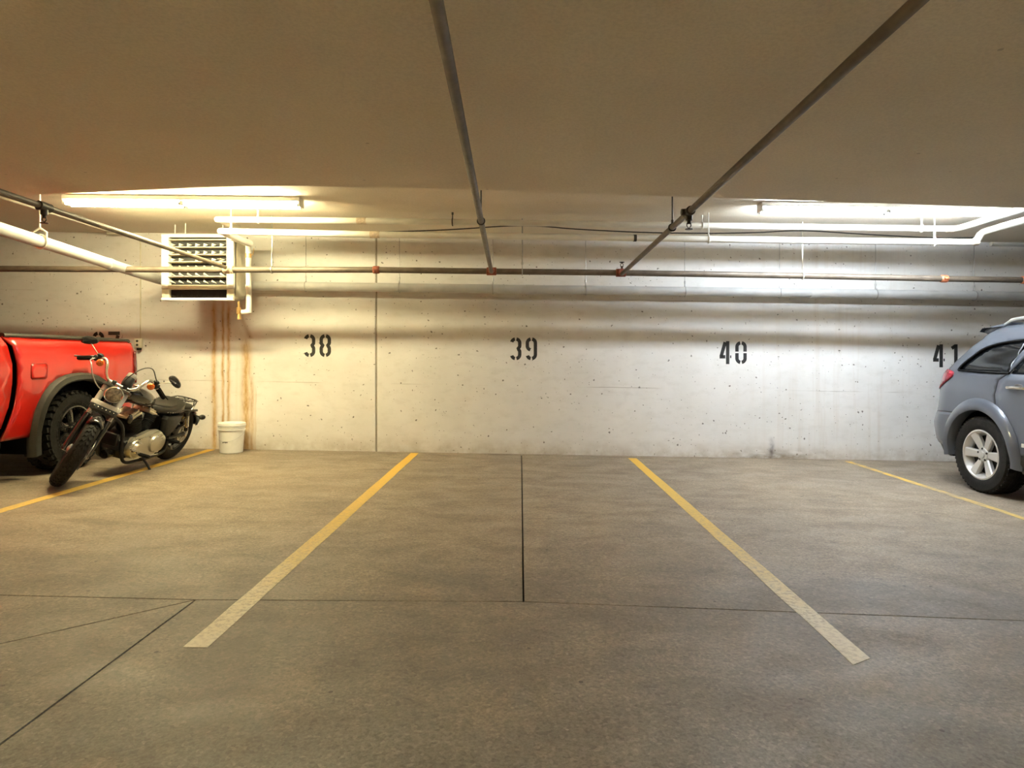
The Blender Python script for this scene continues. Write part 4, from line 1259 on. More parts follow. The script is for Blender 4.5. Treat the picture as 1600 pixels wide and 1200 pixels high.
def car_arch(x0, rx, rz, a0, a1, n=24): return [(x0 + rx * math.cos(R(lerp(a0, a1, k / n))), WZ + rz * math.sin(R(lerp(a0, a1, k / n)))) for k in range(n + 1)]

def car_wheel(parent, loc, flip):
    Rt, Rr, w = 0.362, 0.232, 0.225
    M = Matrix.Translation(loc) @ (Matrix.Rotation(PI, 4, 'Z') if flip else Matrix.Identity(4))
    m = tyre_mesh(Rt, Rr, w, 52, 'road')
    for v in m.bm.verts: v.co = M @ v.co
    t = m.build('tyre', MT['tyre'], parent)
    h = w / 2
    m = MB(M)
    m.lathe([(Rr - 0.03, -h * 0.8), (Rr - 0.002, -h * 0.85), (Rr - 0.035, -h * 0.5), (Rr - 0.03, h * 0.4), (Rr - 0.004, h * 0.84), (Rr + 0.007, h * 0.90), (Rr - 0.006, h * 0.92), (Rr - 0.02, h * 0.78), (Rr - 0.045, h * 0.4), (Rr - 0.05, -h * 0.5)], M=YAX, seg=56, loop=True)
    rim = m.build('wheel_rim', MT['wheel_silver'], t)
    for k in range(6):
        m = MB(M)
        q = Matrix.Rotation(2 * PI * k / 6 + R(30), 4, 'Y') @ PXZ
        # a broad spoke, dished toward the rim
        rings = []
        for r_, ww, d0 in ((0.045, 0.055, 0.66), (0.09, 0.070, 0.68), (0.15, 0.080, 0.76), (0.20, 0.092, 0.82), (0.222, 0.104, 0.84)):
            y1 = h * d0
            rings.append([q @ Vector((-ww / 2, r_, y1 - 0.04)), q @ Vector((-ww / 2, r_, y1 - 0.010)), q @ Vector((-ww / 2 + 0.010, r_, y1)), q @ Vector((ww / 2 - 0.010, r_, y1)), q @ Vector((ww / 2, r_, y1 - 0.010)), q @ Vector((ww / 2, r_, y1 - 0.04))])
        m.loft(rings)
        m.build('spoke', MT['wheel_silver'], t)
    m = MB(M)
    m.lathe([(0.01, h * 0.3), (0.068, h * 0.3), (0.074, h * 0.62), (0.060, h * 0.72), (0.034, h * 0.73), (0.032, h * 0.80), (0.01, h * 0.82)], M=YAX, seg=30)
    m.build('hub_cap', MT['wheel_silver'], t)
    for k in range(5):
        a = 2 * PI * k / 5 + 0.3
        m = MB(M); m.cyl((0.057 * math.cos(a), h * 0.60, 0.057 * math.sin(a)), (0.057 * math.cos(a), h * 0.735, 0.057 * math.sin(a)), 0.0105, seg=10)
        m.build('wheel_nut', MT['dark_steel'], t)
    m = MB(M)
    m.lathe([(0.02, -h * 0.35), (0.150, -h * 0.35), (0.150, -h * 0.22), (0.02, -h * 0.22)], M=YAX, seg=36)
    m.build('brake_disc', MT['steel'], t)
    return t

for side in (-1, 1):
    F = car_pt(side)
    inw = lambda c, s_=side: (0.8 if c.x < -0.75 else 0.0, -s_ * (0.0 if abs(c.y) < 0.3 else 1.0), 0)
    P = MT['silver_paint']
    ao = car_arch(0, 0.475, 0.50, 180, 0, 30)
    th = lambda z: 180 - math.degrees(math.asin((z - WZ) / 0.50))
    # quarter panel with the pillar round the rear window
    a_rear = [(corner(0.731, 0.62), 0.731)]
    arc_ = car_arch(0, 0.475, 0.50, th(0.731), 64, 18)
    door = [(0.195, 0.95), (0.215, 1.08), (0.31, 1.147)]
    win = [(0.31, 1.147), (0.0, 1.152), (-0.34, 1.165), (-0.31, 1.22), (-0.235, 1.30), (-0.12, 1.38), (0.06, 1.43), (0.33, 1.455)]
    roofe = [(0.33, 1.60), (0.15, 1.60), (corner(1.60, 0.0), 1.60)]
    cv = smooth_path([Vector((a, b, 0)) for a, b in win[2:]], 4)
    win = win[:2] + [(q.x, q.y) for q in cv]
    tailg = [(corner(1.56, 0.55), 1.56), (corner(1.42, 0.55), 1.42), (corner(1.28, 0.55), 1.28), (corner(1.12, 0.6), 1.12), (corner(0.95, 0.62), 0.95)]
    poly = a_rear + arc_ + door + win[1:] + roofe + tailg
    panel('quarter_panel', poly, F, P, car, 0.035, 0.012, inw)
    # rear bumper half
    zb = 0.30
    bp = car_arch(0, 0.475, 0.50, th(0.7325), 184, 10)
    poly = bp + [(-0.475, 0.335), (corner(0.39, 0.12), 0.39), (corner(0.41, 0.4), 0.41), (car_end(0.41), 0.41), (car_end(0.7), 0.7325)]
    panel('rear_bumper', poly, F, P, car, 0.05, 0.012, inw)
    poly = [(-0.46, 0.41), (corner(0.41, 0.3), 0.415), (car_end(0.41), 0.415), (car_end(0.28), 0.28), (corner(0.28, 0.3), 0.28), (-0.46, 0.28)]
    panel('bumper_skirt', poly, car_pt(side, -0.012), MT['flare'], car, 0.06, 0.012, inw)
    # tailgate half and its glass
    poly = [(corner(0.74, 0.64), 0.745), (corner(0.95, 0.64), 0.95), (corner(1.12, 0.62), 1.12), (corner(1.17, 0.6), 1.17), (car_end(1.17), 1.17), (car_end(0.745), 0.745)]
    panel('tailgate', poly, F, P, car, 0.07, 0.012, inw)
    poly = [(corner(1.18, 0.6), 1.18), (corner(1.28, 0.57), 1.28), (corner(1.42, 0.57), 1.42), (corner(1.52, 0.57), 1.52), (car_end(1.52), 1.52), (car_end(1.18), 1.18)]
    panel('rear_window', poly, car_pt(side, -0.014), MT['dark_glass'], car, 0.07, 0.008, inw)
    # tail lamp wrapping the corner
    poly = [(corner(1.13, 0.0) + 0.01, 1.125), (corner(1.16, 0.06), 1.155), (corner(1.17, 0.25), 1.172), (corner(1.17, 0.5), 1.172), (corner(1.15, 0.8), 1.15), (corner(1.08, 0.95), 1.08), (corner(1.0, 0.8), 1.0), (corner(0.955, 0.5), 0.955), (corner(0.98, 0.3), 0.985), (corner(1.04, 0.12), 1.04), (corner(1.09, 0.0), 1.09)]
    poly = [(p.x, p.y) for p in smooth_path([Vector((a, b, 0)) for a, b in poly], 3, True)]
    tl = panel('tail_lamp', poly, car_pt(side, 0.012), MT['tail_red'], car, 0.03, 0.018, inw)
    poly = [(corner(1.14, 0.12), 1.135), (corner(1.155, 0.3), 1.155), (corner(1.15, 0.7), 1.14), (corner(1.12, 0.75), 1.12), (corner(1.125, 0.4), 1.125)]
    panel('lamp_upper', poly, car_pt(side, 0.0145), MT['tail_dark'], tl, 0.03, 0.004, inw)
    # rear quarter window and its frame
    poly = win
    panel('quarter_window', poly, car_pt(side, -0.014), MT['dark_glass'], car, 0.04, 0.004, inw)
    m = MB()
    ff = car_pt(side, 0.004)
    m.tube([tuple(ff(u, z)) for u, z in [(0.33, 1.145)] + win[1:]], 0.011, 8); m.build('window_seal', MT['black_rubber'], car)
    # doors
    fa = car_arch(0, 0.475, 0.50, 62, 10, 10)
    rd = fa[::-1] + [(0.20, 0.95), (0.222, 1.08), (0.318, 1.140), (1.22, 1.125), (1.24, 0.8), (1.22, 0.42), (0.49, 0.42)]
    rd = [(0.49, 0.42)] + fa[::-1] + [(0.202, 0.95), (0.222, 1.08), (0.318, 1.140), (1.22, 1.125), (1.24, 0.8), (1.22, 0.42)]
    dr = panel('rear_door', rd, F, P, car, 0.06, 0.012, inw)
    panel('front_door', [(1.23, 0.42), (1.25, 0.8), (1.23, 1.125), (2.12, 1.09), (2.25, 0.95), (2.25, 0.42)], F, P, car, 0.08, 0.012, inw)
    panel('rear_door_frame', [(0.318, 1.147), (0.46, 1.30), (0.52, 1.46), (1.16, 1.475), (1.16, 1.13), (1.22, 1.13), (1.22, 1.52), (0.34, 1.485), (0.34, 1.457), (0.47, 1.458), (0.42, 1.31), (0.312, 1.19)][:0] or
          [(0.318, 1.147), (0.36, 1.20), (0.44, 1.33), (0.50, 1.452), (1.16, 1.47), (1.16, 1.132), (1.22, 1.130), (1.22, 1.515), (0.34, 1.49), (0.34, 1.458), (0.40, 1.455), (0.37, 1.38), (0.325, 1.30)], F, P, car, 0.05, 0.012, inw)
    panel('rear_door_window', [(0.325, 1.145), (0.365, 1.20), (0.445, 1.33), (0.505, 1.452), (1.16, 1.47), (1.16, 1.132)], car_pt(side, -0.014), MT['dark_glass'], car, 0.08, 0.006, inw)
    panel('front_window', [(1.24, 1.13), (1.24, 1.51), (1.45, 1.50), (2.10, 1.10)], car_pt(side, -0.014), MT['dark_glass'], car, 0.08, 0.006, inw)
    panel('roof_side', [(0.34, 1.497), (1.22, 1.522), (1.5, 1.51), (2.2, 1.095), (2.34, 1.07), (1.7, 1.52), (1.45, 1.60), (0.34, 1.60)], F, P, car, 0.06, 0.012, inw)
    ffa = car_arch(AXC, 0.475, 0.50, 175, 5, 24)
    panel('front_fender', [(2.26, 0.42), (2.26, 0.95), (2.14, 1.085), (2.4, 1.06), (3.4, 0.95), (3.68, 0.82), (3.72, 0.45)] + ffa[::-1], F, P, car, 0.08, 0.012, inw)
    # flares
    for x0 in (0, AXC):
        m = MB()
        inn = car_arch(x0, 0.408, 0.425, -8, 188, 30); out = car_arch(x0, 0.51, 0.54, -8, 188, 30)
        rings = []
        for (xi, zi), (xo_, zo) in zip(inn, out):
            yi = F(xi, max(zi, 0.34)); yo = F(xo_, max(zo, 0.34))
            yi = Vector((xi, yi.y, zi)); n_ = Vector((0, side, 0))
            if xo_ < -0.25: n_ = Vector((-0.35, side, 0)).normalized()
            yo2 = F(xo_, max(zo, 0.34)); yo2.z = zo
            rings.append([yi - n_ * 0.06, yi + n_ * 0.030, yi.lerp(yo2, 0.15) + n_ * 0.038, yi.lerp(yo2, 0.6) + n_ * 0.034, yi.lerp(yo2, 0.9) + n_ * 0.012, yo2 + n_ * 0.002, yo2 - n_ * 0.02])
        m.loft(rings); m.build('wheel_arch_flare', P, car)
        m = MB()
        rings = [[Vector((x, side * 0.88, z)), Vector((x, side * 0.55, z))] for x, z in car_arch(x0, 0.415, 0.432, -10, 190, 24)]
        m.loft(rings, closed=False)
        m.quad([(x0 - 0.45, side * 0.56, 0.2), (x0 + 0.45, side * 0.56, 0.2), (x0 + 0.45, side * 0.56, 0.82), (x0 - 0.45, side * 0.56, 0.82)])
        m.build('arch_liner', MT['liner'], car)
        car_wheel(car, (x0, side * 0.795, WZ), side < 0)
    m = MB()
    m.loft([[F(u, 0.415) + Vector((0, side * 0.004, 0)), F(u, 0.35) + Vector((0, side * 0.012, 0)), F(u, 0.26), F(u, 0.26) - Vector((0, side * 0.06, 0)), F(u, 0.41) - Vector((0, side * 0.06, 0))] for u in (0.47, 0.8, 1.4, 2.0, 2.38)])
    m.build('sill', MT['flare'], car)
    m = MB()
    m.loft([[F(u, 0.545) + Vector((0, side * 0.002, 0)), F(u, 0.54) + Vector((0, side * 0.016, 0)), F(u, 0.505) + Vector((0, side * 0.018, 0)), F(u, 0.50) + Vector((0, side * 0.002, 0))] for u in (0.54, 0.56, 0.9, 1.5, 2.2)])
    m.build('side_moulding', MT['chrome'], car)
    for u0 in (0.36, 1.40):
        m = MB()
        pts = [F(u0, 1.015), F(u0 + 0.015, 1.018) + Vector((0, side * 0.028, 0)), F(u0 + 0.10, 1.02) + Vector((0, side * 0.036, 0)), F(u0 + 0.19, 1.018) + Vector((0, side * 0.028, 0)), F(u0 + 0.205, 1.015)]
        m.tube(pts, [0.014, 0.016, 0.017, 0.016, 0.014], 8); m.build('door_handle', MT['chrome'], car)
        m = MB(); m.ball(tuple(F(u0 + 0.10, 1.025)), (0.055, 0.012, 0.03)); m.build('handle_shade', MT['dark_steel'], car)  # dark ball standing in for the shade inside the handle recess
    m = MB()
    y_ = interp(CARW, 1.60)
    m.tube([(-0.12, side * (y_ - 0.035), 1.615), (-0.02, side * (y_ - 0.03), 1.655), (0.15, side * (y_ - 0.03), 1.668), (1.1, side * (y_ - 0.03), 1.672), (1.35, side * (y_ - 0.03), 1.64)], [0.014, 0.018, 0.018, 0.018, 0.014], 8)
    m.build('roof_rail', MT['satin'], car)
    m = MB(); m.box((2.05, side * 1.0, 1.10), (0.12, 0.20, 0.14), bevel=0.04); m.build('door_mirror', P, car)
    m = MB(); m.box((3.58, side * 0.66, 0.74), (0.20, 0.24, 0.16), bevel=0.05); m.build('headlamp', MT['lens'], car)
m = MB()
rings = []
for x, dz in ((-0.48, -0.035), (-0.44, 0.0), (-0.15, 0.06), (0.4, 0.075), (1.1, 0.07), (1.5, 0.0)):
    w = interp(CARW, 1.60) + 0.004
    if x < -0.4: w *= 0.92
    rings.append([Vector((x, y * w, 1.595 + dz * (1 - abs(y) ** 3) + (0.0 if dz > 0 else dz))) for y in (1, 0.9, 0.7, 0.35, 0, -0.35, -0.7, -0.9, -1)])
m.loft(rings, closed=False); m.build('roof', MT['silver_paint'], car)
m = MB()
rings = []
for x, z, w in ((-0.50, 1.545, 0.46), (-0.46, 1.568, 0.54), (-0.30, 1.598, 0.585), (-0.1, 1.622, 0.57)):
    rings.append([Vector((x, w, z - 0.012)), Vector((x, w * 0.98, z + 0.012)), Vector((x, 0, z + 0.03)), Vector((x, -w * 0.98, z + 0.012)), Vector((x, -w, z - 0.012)), Vector((x, 0, z - 0.005))])
m.loft(rings); m.build('spoiler', MT['silver_paint'], car)
m = MB()
m.loft([[Vector((1.50, y * 0.60, 1.60)) for y in (1, 0.5, 0, -0.5, -1)], [Vector((2.38 + 0.15 * (1 - y * y), y * 0.86, 1.06)) for y in (1, 0.5, 0, -0.5, -1)]], closed=False)
m.build('windscreen', MT['dark_glass'], car)
m = MB()
m.loft([[Vector((x, y * w, z + 0.04 * (1 - y * y))) for y in (1, 0.6, 0, -0.6, -1)] for x, w, z in ((2.38, 0.88, 1.05), (3.0, 0.85, 1.0), (3.4, 0.80, 0.94), (3.68, 0.70, 0.82))], closed=False)
m.build('bonnet', MT['silver_paint'], car)
m = MB(); m.box((3.62, 0, 0.58), (0.16, 1.5, 0.42), bevel=0.06); m.build('front_bumper', MT['silver_paint'], car)
m = MB(); m.box((3.70, 0, 0.72), (0.03, 0.8, 0.16), bevel=0.012); m.build('grille', MT['black_satin'], car)
m = MB(); m.box((1.4, 0, 0.34), (4.2, 1.05, 0.16), bevel=0.03); m.build('underbody', MT['liner'], car)
m = MB(); m.box((0.9, 0, 0.72), (2.6, 1.0, 0.5), bevel=0.1); m.build('cabin_interior', MT['black_rubber'], car)
tag(car, 'silver blue car with alloy wheels parked tail to the wall by number 41', 'car')
# ---------------------------------------------------------------- black motorcycle (local frame: x forward, y to the rider's left, z up, rear axle over x = 0)
MFX, MFY = -4.055, 5.64       # front contact
MRX, MRY = -4.03, 7.20        # rear contact
head = math.atan2(MFY - MRY, MFX - MRX)
LEAN = R(14.5)
STEER = R(35.5)
WB = math.hypot(MFX - MRX, MFY - MRY)
MM = (Matrix.Translation((MRX, MRY, fz(MRX) + 0.008)) @ Matrix.Rotation(math.atan(S), 4, 'Y') @ Matrix.Rotation(head, 4, 'Z') @ Matrix.Rotation(-LEAN, 4, 'X'))
bike = empty('motorcycle', MM)
RAKE = R(30)
RW_F, RW_R = 0.325, 0.318
AXF = Vector((WB + 0.02, 0, RW_F + 0.004))
dS = Vector((-math.sin(RAKE), 0, math.cos(RAKE)))     # steering axis, upward
nS = Vector((math.cos(RAKE), 0, math.sin(RAKE)))      # forward, square to it
P0 = AXF - nS * 0.05
ST = Matrix.Translation(P0) @ Matrix.Rotation(STEER, 4, dS) @ Matrix.Translation(-P0)
def fk(a, n=0.0, y=0.0):
    """point in the fork frame: a up along the axis from the axle, n forward, y to the left"""
    return AXF + dS * a + nS * n + Vector((0, y, 0))
CH, BG, BS, AL, RU = MT['chrome'], MT['black_gloss'], MT['black_satin'], MT['alu'], MT['black_rubber']
SIL = MT['satin']

def bike_tyre(Rt, Rr, w):
    m = MB()
    prof = []
    n = 12
    for k in range(n + 1):
        a = lerp(-PI * 0.62, PI * 0.62, k / n)
        prof.append((Rt - w / 2 * 0.86 + w / 2 * 0.86 * math.cos(a), w / 2 * math.sin(a) / math.sin(PI / 2)))
    prof = [(Rr - 0.012, -w * 0.36), (Rr + 0.004, -w * 0.40)] + prof + [(Rr + 0.004, w * 0.40), (Rr - 0.012, w * 0.36)]
    m.lathe(prof, M=YAX, seg=60, loop=True)
    # tread blocks parted by grooves
    for k in range(44):
        a = 2 * PI * k / 44
        for sy in (-1, 1):
            aa = a + (PI / 44 if sy > 0 else 0)
            for th_, L in ((0.30, 0.30), (0.72, 0.26)):
                c = Matrix.Rotation(aa + th_ * 0.06, 4, 'Y') @ Matrix.Translation((0, 0, Rt - w / 2 * 0.86)) @ Matrix.Rotation(-sy * th_, 4, 'X') @ Matrix.Translation((0, 0, w / 2 * 0.92)) @ Matrix.Rotation(sy * 0.6, 4, 'Z')
                m.box((0, 0, 0), (0.026, w * 0.5 * L, 0.007), M=c)
    return m

def bike_wheel(name, c, Rt, Rr, w, M, spokes):
    T = (M if M is not None else Matrix.Identity(4)) @ Matrix.Translation(c)
    m = bike_tyre(Rt, Rr, w)
    for v in m.bm.verts: v.co = T @ v.co
    t = m.build(name, MT['tyre'], bike)
    m = MB(T)
    m.lathe([(Rr - 0.002, -w * 0.40), (Rr + 0.008, -w * 0.37), (Rr - 0.022, -w * 0.2), (Rr - 0.022, w * 0.2), (Rr + 0.008, w * 0.37), (Rr - 0.002, w * 0.40), (Rr - 0.04, w * 0.18), (Rr - 0.04, -w * 0.18)], M=YAX, seg=48, loop=True)
    m.build('wheel_rim', BG, t)
    for k in range(spokes):
        a = 2 * PI * k / spokes
        m = MB(T)
        m.tube([(0.03 * math.cos(a), 0, 0.03 * math.sin(a)), ((Rr - 0.025) * math.cos(a + 0.12), 0, (Rr - 0.025) * math.sin(a + 0.12))], [0.016, 0.012], 8)
        m.build('spoke', BG, t)
    m = MB(T)
    m.lathe([(0.012, -0.085), (0.028, -0.08), (0.045, -0.06), (0.03, -0.03), (0.03, 0.03), (0.045, 0.06), (0.028, 0.08), (0.012, 0.085)], M=YAX, seg=24)
    m.build('hub', SIL, t)
    return t, T
fw, FT = bike_wheel('front_wheel', AXF, RW_F, 0.203, 0.126, ST, 9)
rw, RT_ = bike_wheel('rear_wheel', Vector((0, 0, RW_R)), RW_R, 0.203, 0.15, None, 9)
# brake disc (front left), rear drive pulley on the left, rear disc on the right
def disc(T, y, r0, r1, mat_, parent, name, th=0.005, holes=10):
    m = MB(T)
    m.lathe([(r0, y - th / 2), (r1, y - th / 2), (r1, y + th / 2), (r0, y + th / 2)], M=YAX, seg=40, loop=True)
    for k in range(5):
        a = 2 * PI * k / 5
        m.tube([(0.03 * math.cos(a), y, 0.03 * math.sin(a)), ((r0 + 0.01) * math.cos(a), y, (r0 + 0.01) * math.sin(a))], 0.01, 6)
    return m.build(name, mat_, parent)
disc(FT, 0.085, 0.085, 0.145, MT['steel'], fw, 'brake_disc')
disc(RT_, -0.09, 0.085, 0.145, MT['steel'], rw, 'brake_disc')
m = MB(RT_)
m.lathe([(0.02, 0.085), (0.105, 0.085), (0.105, 0.115), (0.085, 0.118), (0.05, 0.108), (0.02, 0.118)], M=YAX, seg=40)
m.build('drive_pulley', AL, rw)
m = MB(RT_)
for k in range(9):
    a = 2 * PI * k / 9
    m.tube([(0.025 * math.cos(a), 0.118, 0.025 * math.sin(a)), (0.09 * math.cos(a + .2), 0.116, 0.09 * math.sin(a + .2))], 0.006, 6)
m.lathe([(0.004, 0.112), (0.026, 0.112), (0.022, 0.135), (0.004, 0.14)], M=YAX, seg=20)
m.build('pulley_spokes', CH, rw)
bpts = []
for k in range(13):
    a = R(lerp(75, 285, k / 12)); bpts.append((0.107 * math.cos(a), 0.10, RW_R + 0.107 * math.sin(a)))
bpts += [(0.58, 0.10, RW_R - 0.02), (0.63, 0.10, RW_R + 0.02), (0.58, 0.10, RW_R + 0.06)]
m = MB(); m.tube(bpts, 0.012, 6, loop=True); m.build('drive_belt', RU, bike)

# ---- fork
for sy in (-1, 1):
    y = sy * 0.090
    m = MB(ST); m.tube([fk(-0.03, 0.0, y), fk(0.02, 0, y), fk(0.05, 0, y), fk(0.33, 0, y), fk(0.34, 0, y)], [0.022, 0.030, 0.027, 0.027, 0.030], 14); m.build('fork_slider', BG, bike)
    m = MB(ST); m.cyl(fk(0.34, 0, y), fk(0.43, 0, y), 0.0215, seg=14); m.build('fork_stanchion', CH, bike)
    m = MB(ST)
    m.tube([fk(0.455, 0, y), fk(0.46, 0, y), fk(0.635, 0, y), fk(0.64, 0, y)], [0.022, 0.026, 0.026, 0.022], 14); m.build('fork_upper', MT['wheel_silver'], bike)
    m = MB(ST); m.cyl(fk(0.64, 0, y), fk(0.675, 0, y), 0.024, 0.018, 12); m.build('fork_cap', BG, bike)
    m = MB(ST); m.cyl(fk(0, 0, sy * 0.085), fk(0, 0, sy * 0.122), 0.014, seg=10); m.build('axle_nut', BS, bike)
PL = Matrix((( nS.x, 0, dS.x, 0), (0, 1, 0, 0), (nS.z, 0, dS.z, 0), (0, 0, 0, 1)))    # local x forward, y left, z up the axis
def plate(poly, a0, a1, mat_, name, bevel=0.008):
    m = MB(ST @ Matrix.Translation(AXF) @ PL)
    m.prism(poly, a0, a1, bevel=bevel)
    return m.build(name, mat_, bike)
low = [(-0.07, -0.05), (-0.03, -0.122), (0.03, -0.127), (0.05, -0.10), (0.055, 0.10), (0.03, 0.127), (-0.03, 0.122), (-0.07, 0.05)]
plate(low, 0.435, 0.475, MT['wheel_silver'], 'lower_yoke')
lowb = [(-0.05, -0.045), (-0.02, -0.115), (0.045, -0.115), (0.062, -0.095), (0.066, 0.095), (0.045, 0.115), (-0.02, 0.115), (-0.05, 0.045)]
yb_ = plate(lowb, 0.388, 0.434, BS, 'yoke_apron')
for k in range(6):
    m = MB(ST); q = fk(0.412, 0.062, lerp(-0.085, 0.085, k / 5)); m.ball(tuple(q), 0.0075, 8); m.build('yoke_stud', CH, yb_)
plate(low, 0.628, 0.655, BG, 'upper_yoke')
m = MB(); m.cyl(P0 + dS * 0.44, P0 + dS * 0.64, 0.035, seg=16); m.build('steering_head', BS, bike)
# front mudguard: a short bobbed blade over the wheel
m = MB(ST)
rings = []
for k in range(13):
    a = R(lerp(35, 112, k / 12))
    a = PI / 2 - a + RAKE        # about the axle
    rr_ = RW_F + 0.028
    c = Vector((math.cos(lerp(R(100), R(28), k / 12) + 0), 0, math.sin(lerp(R(150), R(62), k / 12))))
    ang = lerp(R(152), R(72), k / 12)
    dirv = Vector((math.cos(ang), 0, math.sin(ang)))
    tap = 0.070 * (1 if 0 < k < 12 else 0.9)
    row = []
    for q in range(9):
        b = lerp(-1, 1, q / 8)
        row.append(AXF + dirv * (rr_ - 0.05 * b * b) + Vector((0, b * tap, 0)))
    rings.append(row)
m.loft(rings, closed=False)
fm = m.build('front_mudguard', BG, bike)
md = fm.modifiers.new('thickness', 'SOLIDIFY'); md.thickness = 0.005; md.offset = 0
for sy in (-1, 1):
    m = MB(ST); m.tube([fk(0.30, -0.01, sy * 0.08), fk(0.345, -0.02, sy * 0.072)], 0.010, 6); m.build('mudguard_stay', BS, bike)
m = MB(ST)
m.box((0, 0, 0), (0.06, 0.045, 0.10), bevel=0.012, M=Matrix.Translation(fk(0.10, -0.085, 0.095)) @ PL)
m.build('brake_caliper', BS, bike)
# ---- headlamp
HC = fk(0.562, 0.095, 0.0)
HL = ST @ Matrix.Translation(HC) @ Matrix.Rotation(R(90 - 2), 4, 'Y') @ Matrix.Scale(0.82, 4)     # lathe axis forward
m = MB(HL)
m.lathe([(0.01, -0.11), (0.045, -0.10), (0.075, -0.065), (0.088, -0.01), (0.092, 0.005), (0.085, 0.008), (0.02, 0.0)], seg=32); hb = m.build('headlamp_shell', BG, bike)
m = MB(HL); m.lathe([(0.082, 0.0), (0.091, 0.004), (0.094, 0.018), (0.088, 0.026), (0.080, 0.022)], seg=32, loop=True); m.build('headlamp_ring', CH, hb)
m = MB(HL); m.lathe([(0.004, 0.034), (0.04, 0.031), (0.07, 0.024), (0.083, 0.014), (0.083, 0.008), (0.004, 0.006)], seg=32); m.build('headlamp_glass', MT['lens'], hb)
m = MB(ST); m.tube([fk(0.628, 0.02, 0), fk(0.63, 0.06, 0), HC + nS * -0.02 + dS * 0.06], 0.012, 8); m.build('headlamp_bracket', BS, bike)
# ---- speedometer pod above the upper yoke
m = MB(ST @ Matrix.Translation(fk(0.69, 0.0, 0.05)) @ PL)
m.lathe([(0.02, 0.0), (0.046, 0.01), (0.050, 0.03), (0.046, 0.085), (0.042, 0.10)], seg=24); sp_ = m.build('speedometer_pod', BS, bike)
m = MB(ST @ Matrix.Translation(fk(0.69, 0.0, 0.05)) @ PL)
m.lathe([(0.01, 0.10), (0.043, 0.10), (0.045, 0.105), (0.041, 0.140), (0.03, 0.146), (0.01, 0.148)], seg=24); m.build('pod_cap', SIL, sp_)
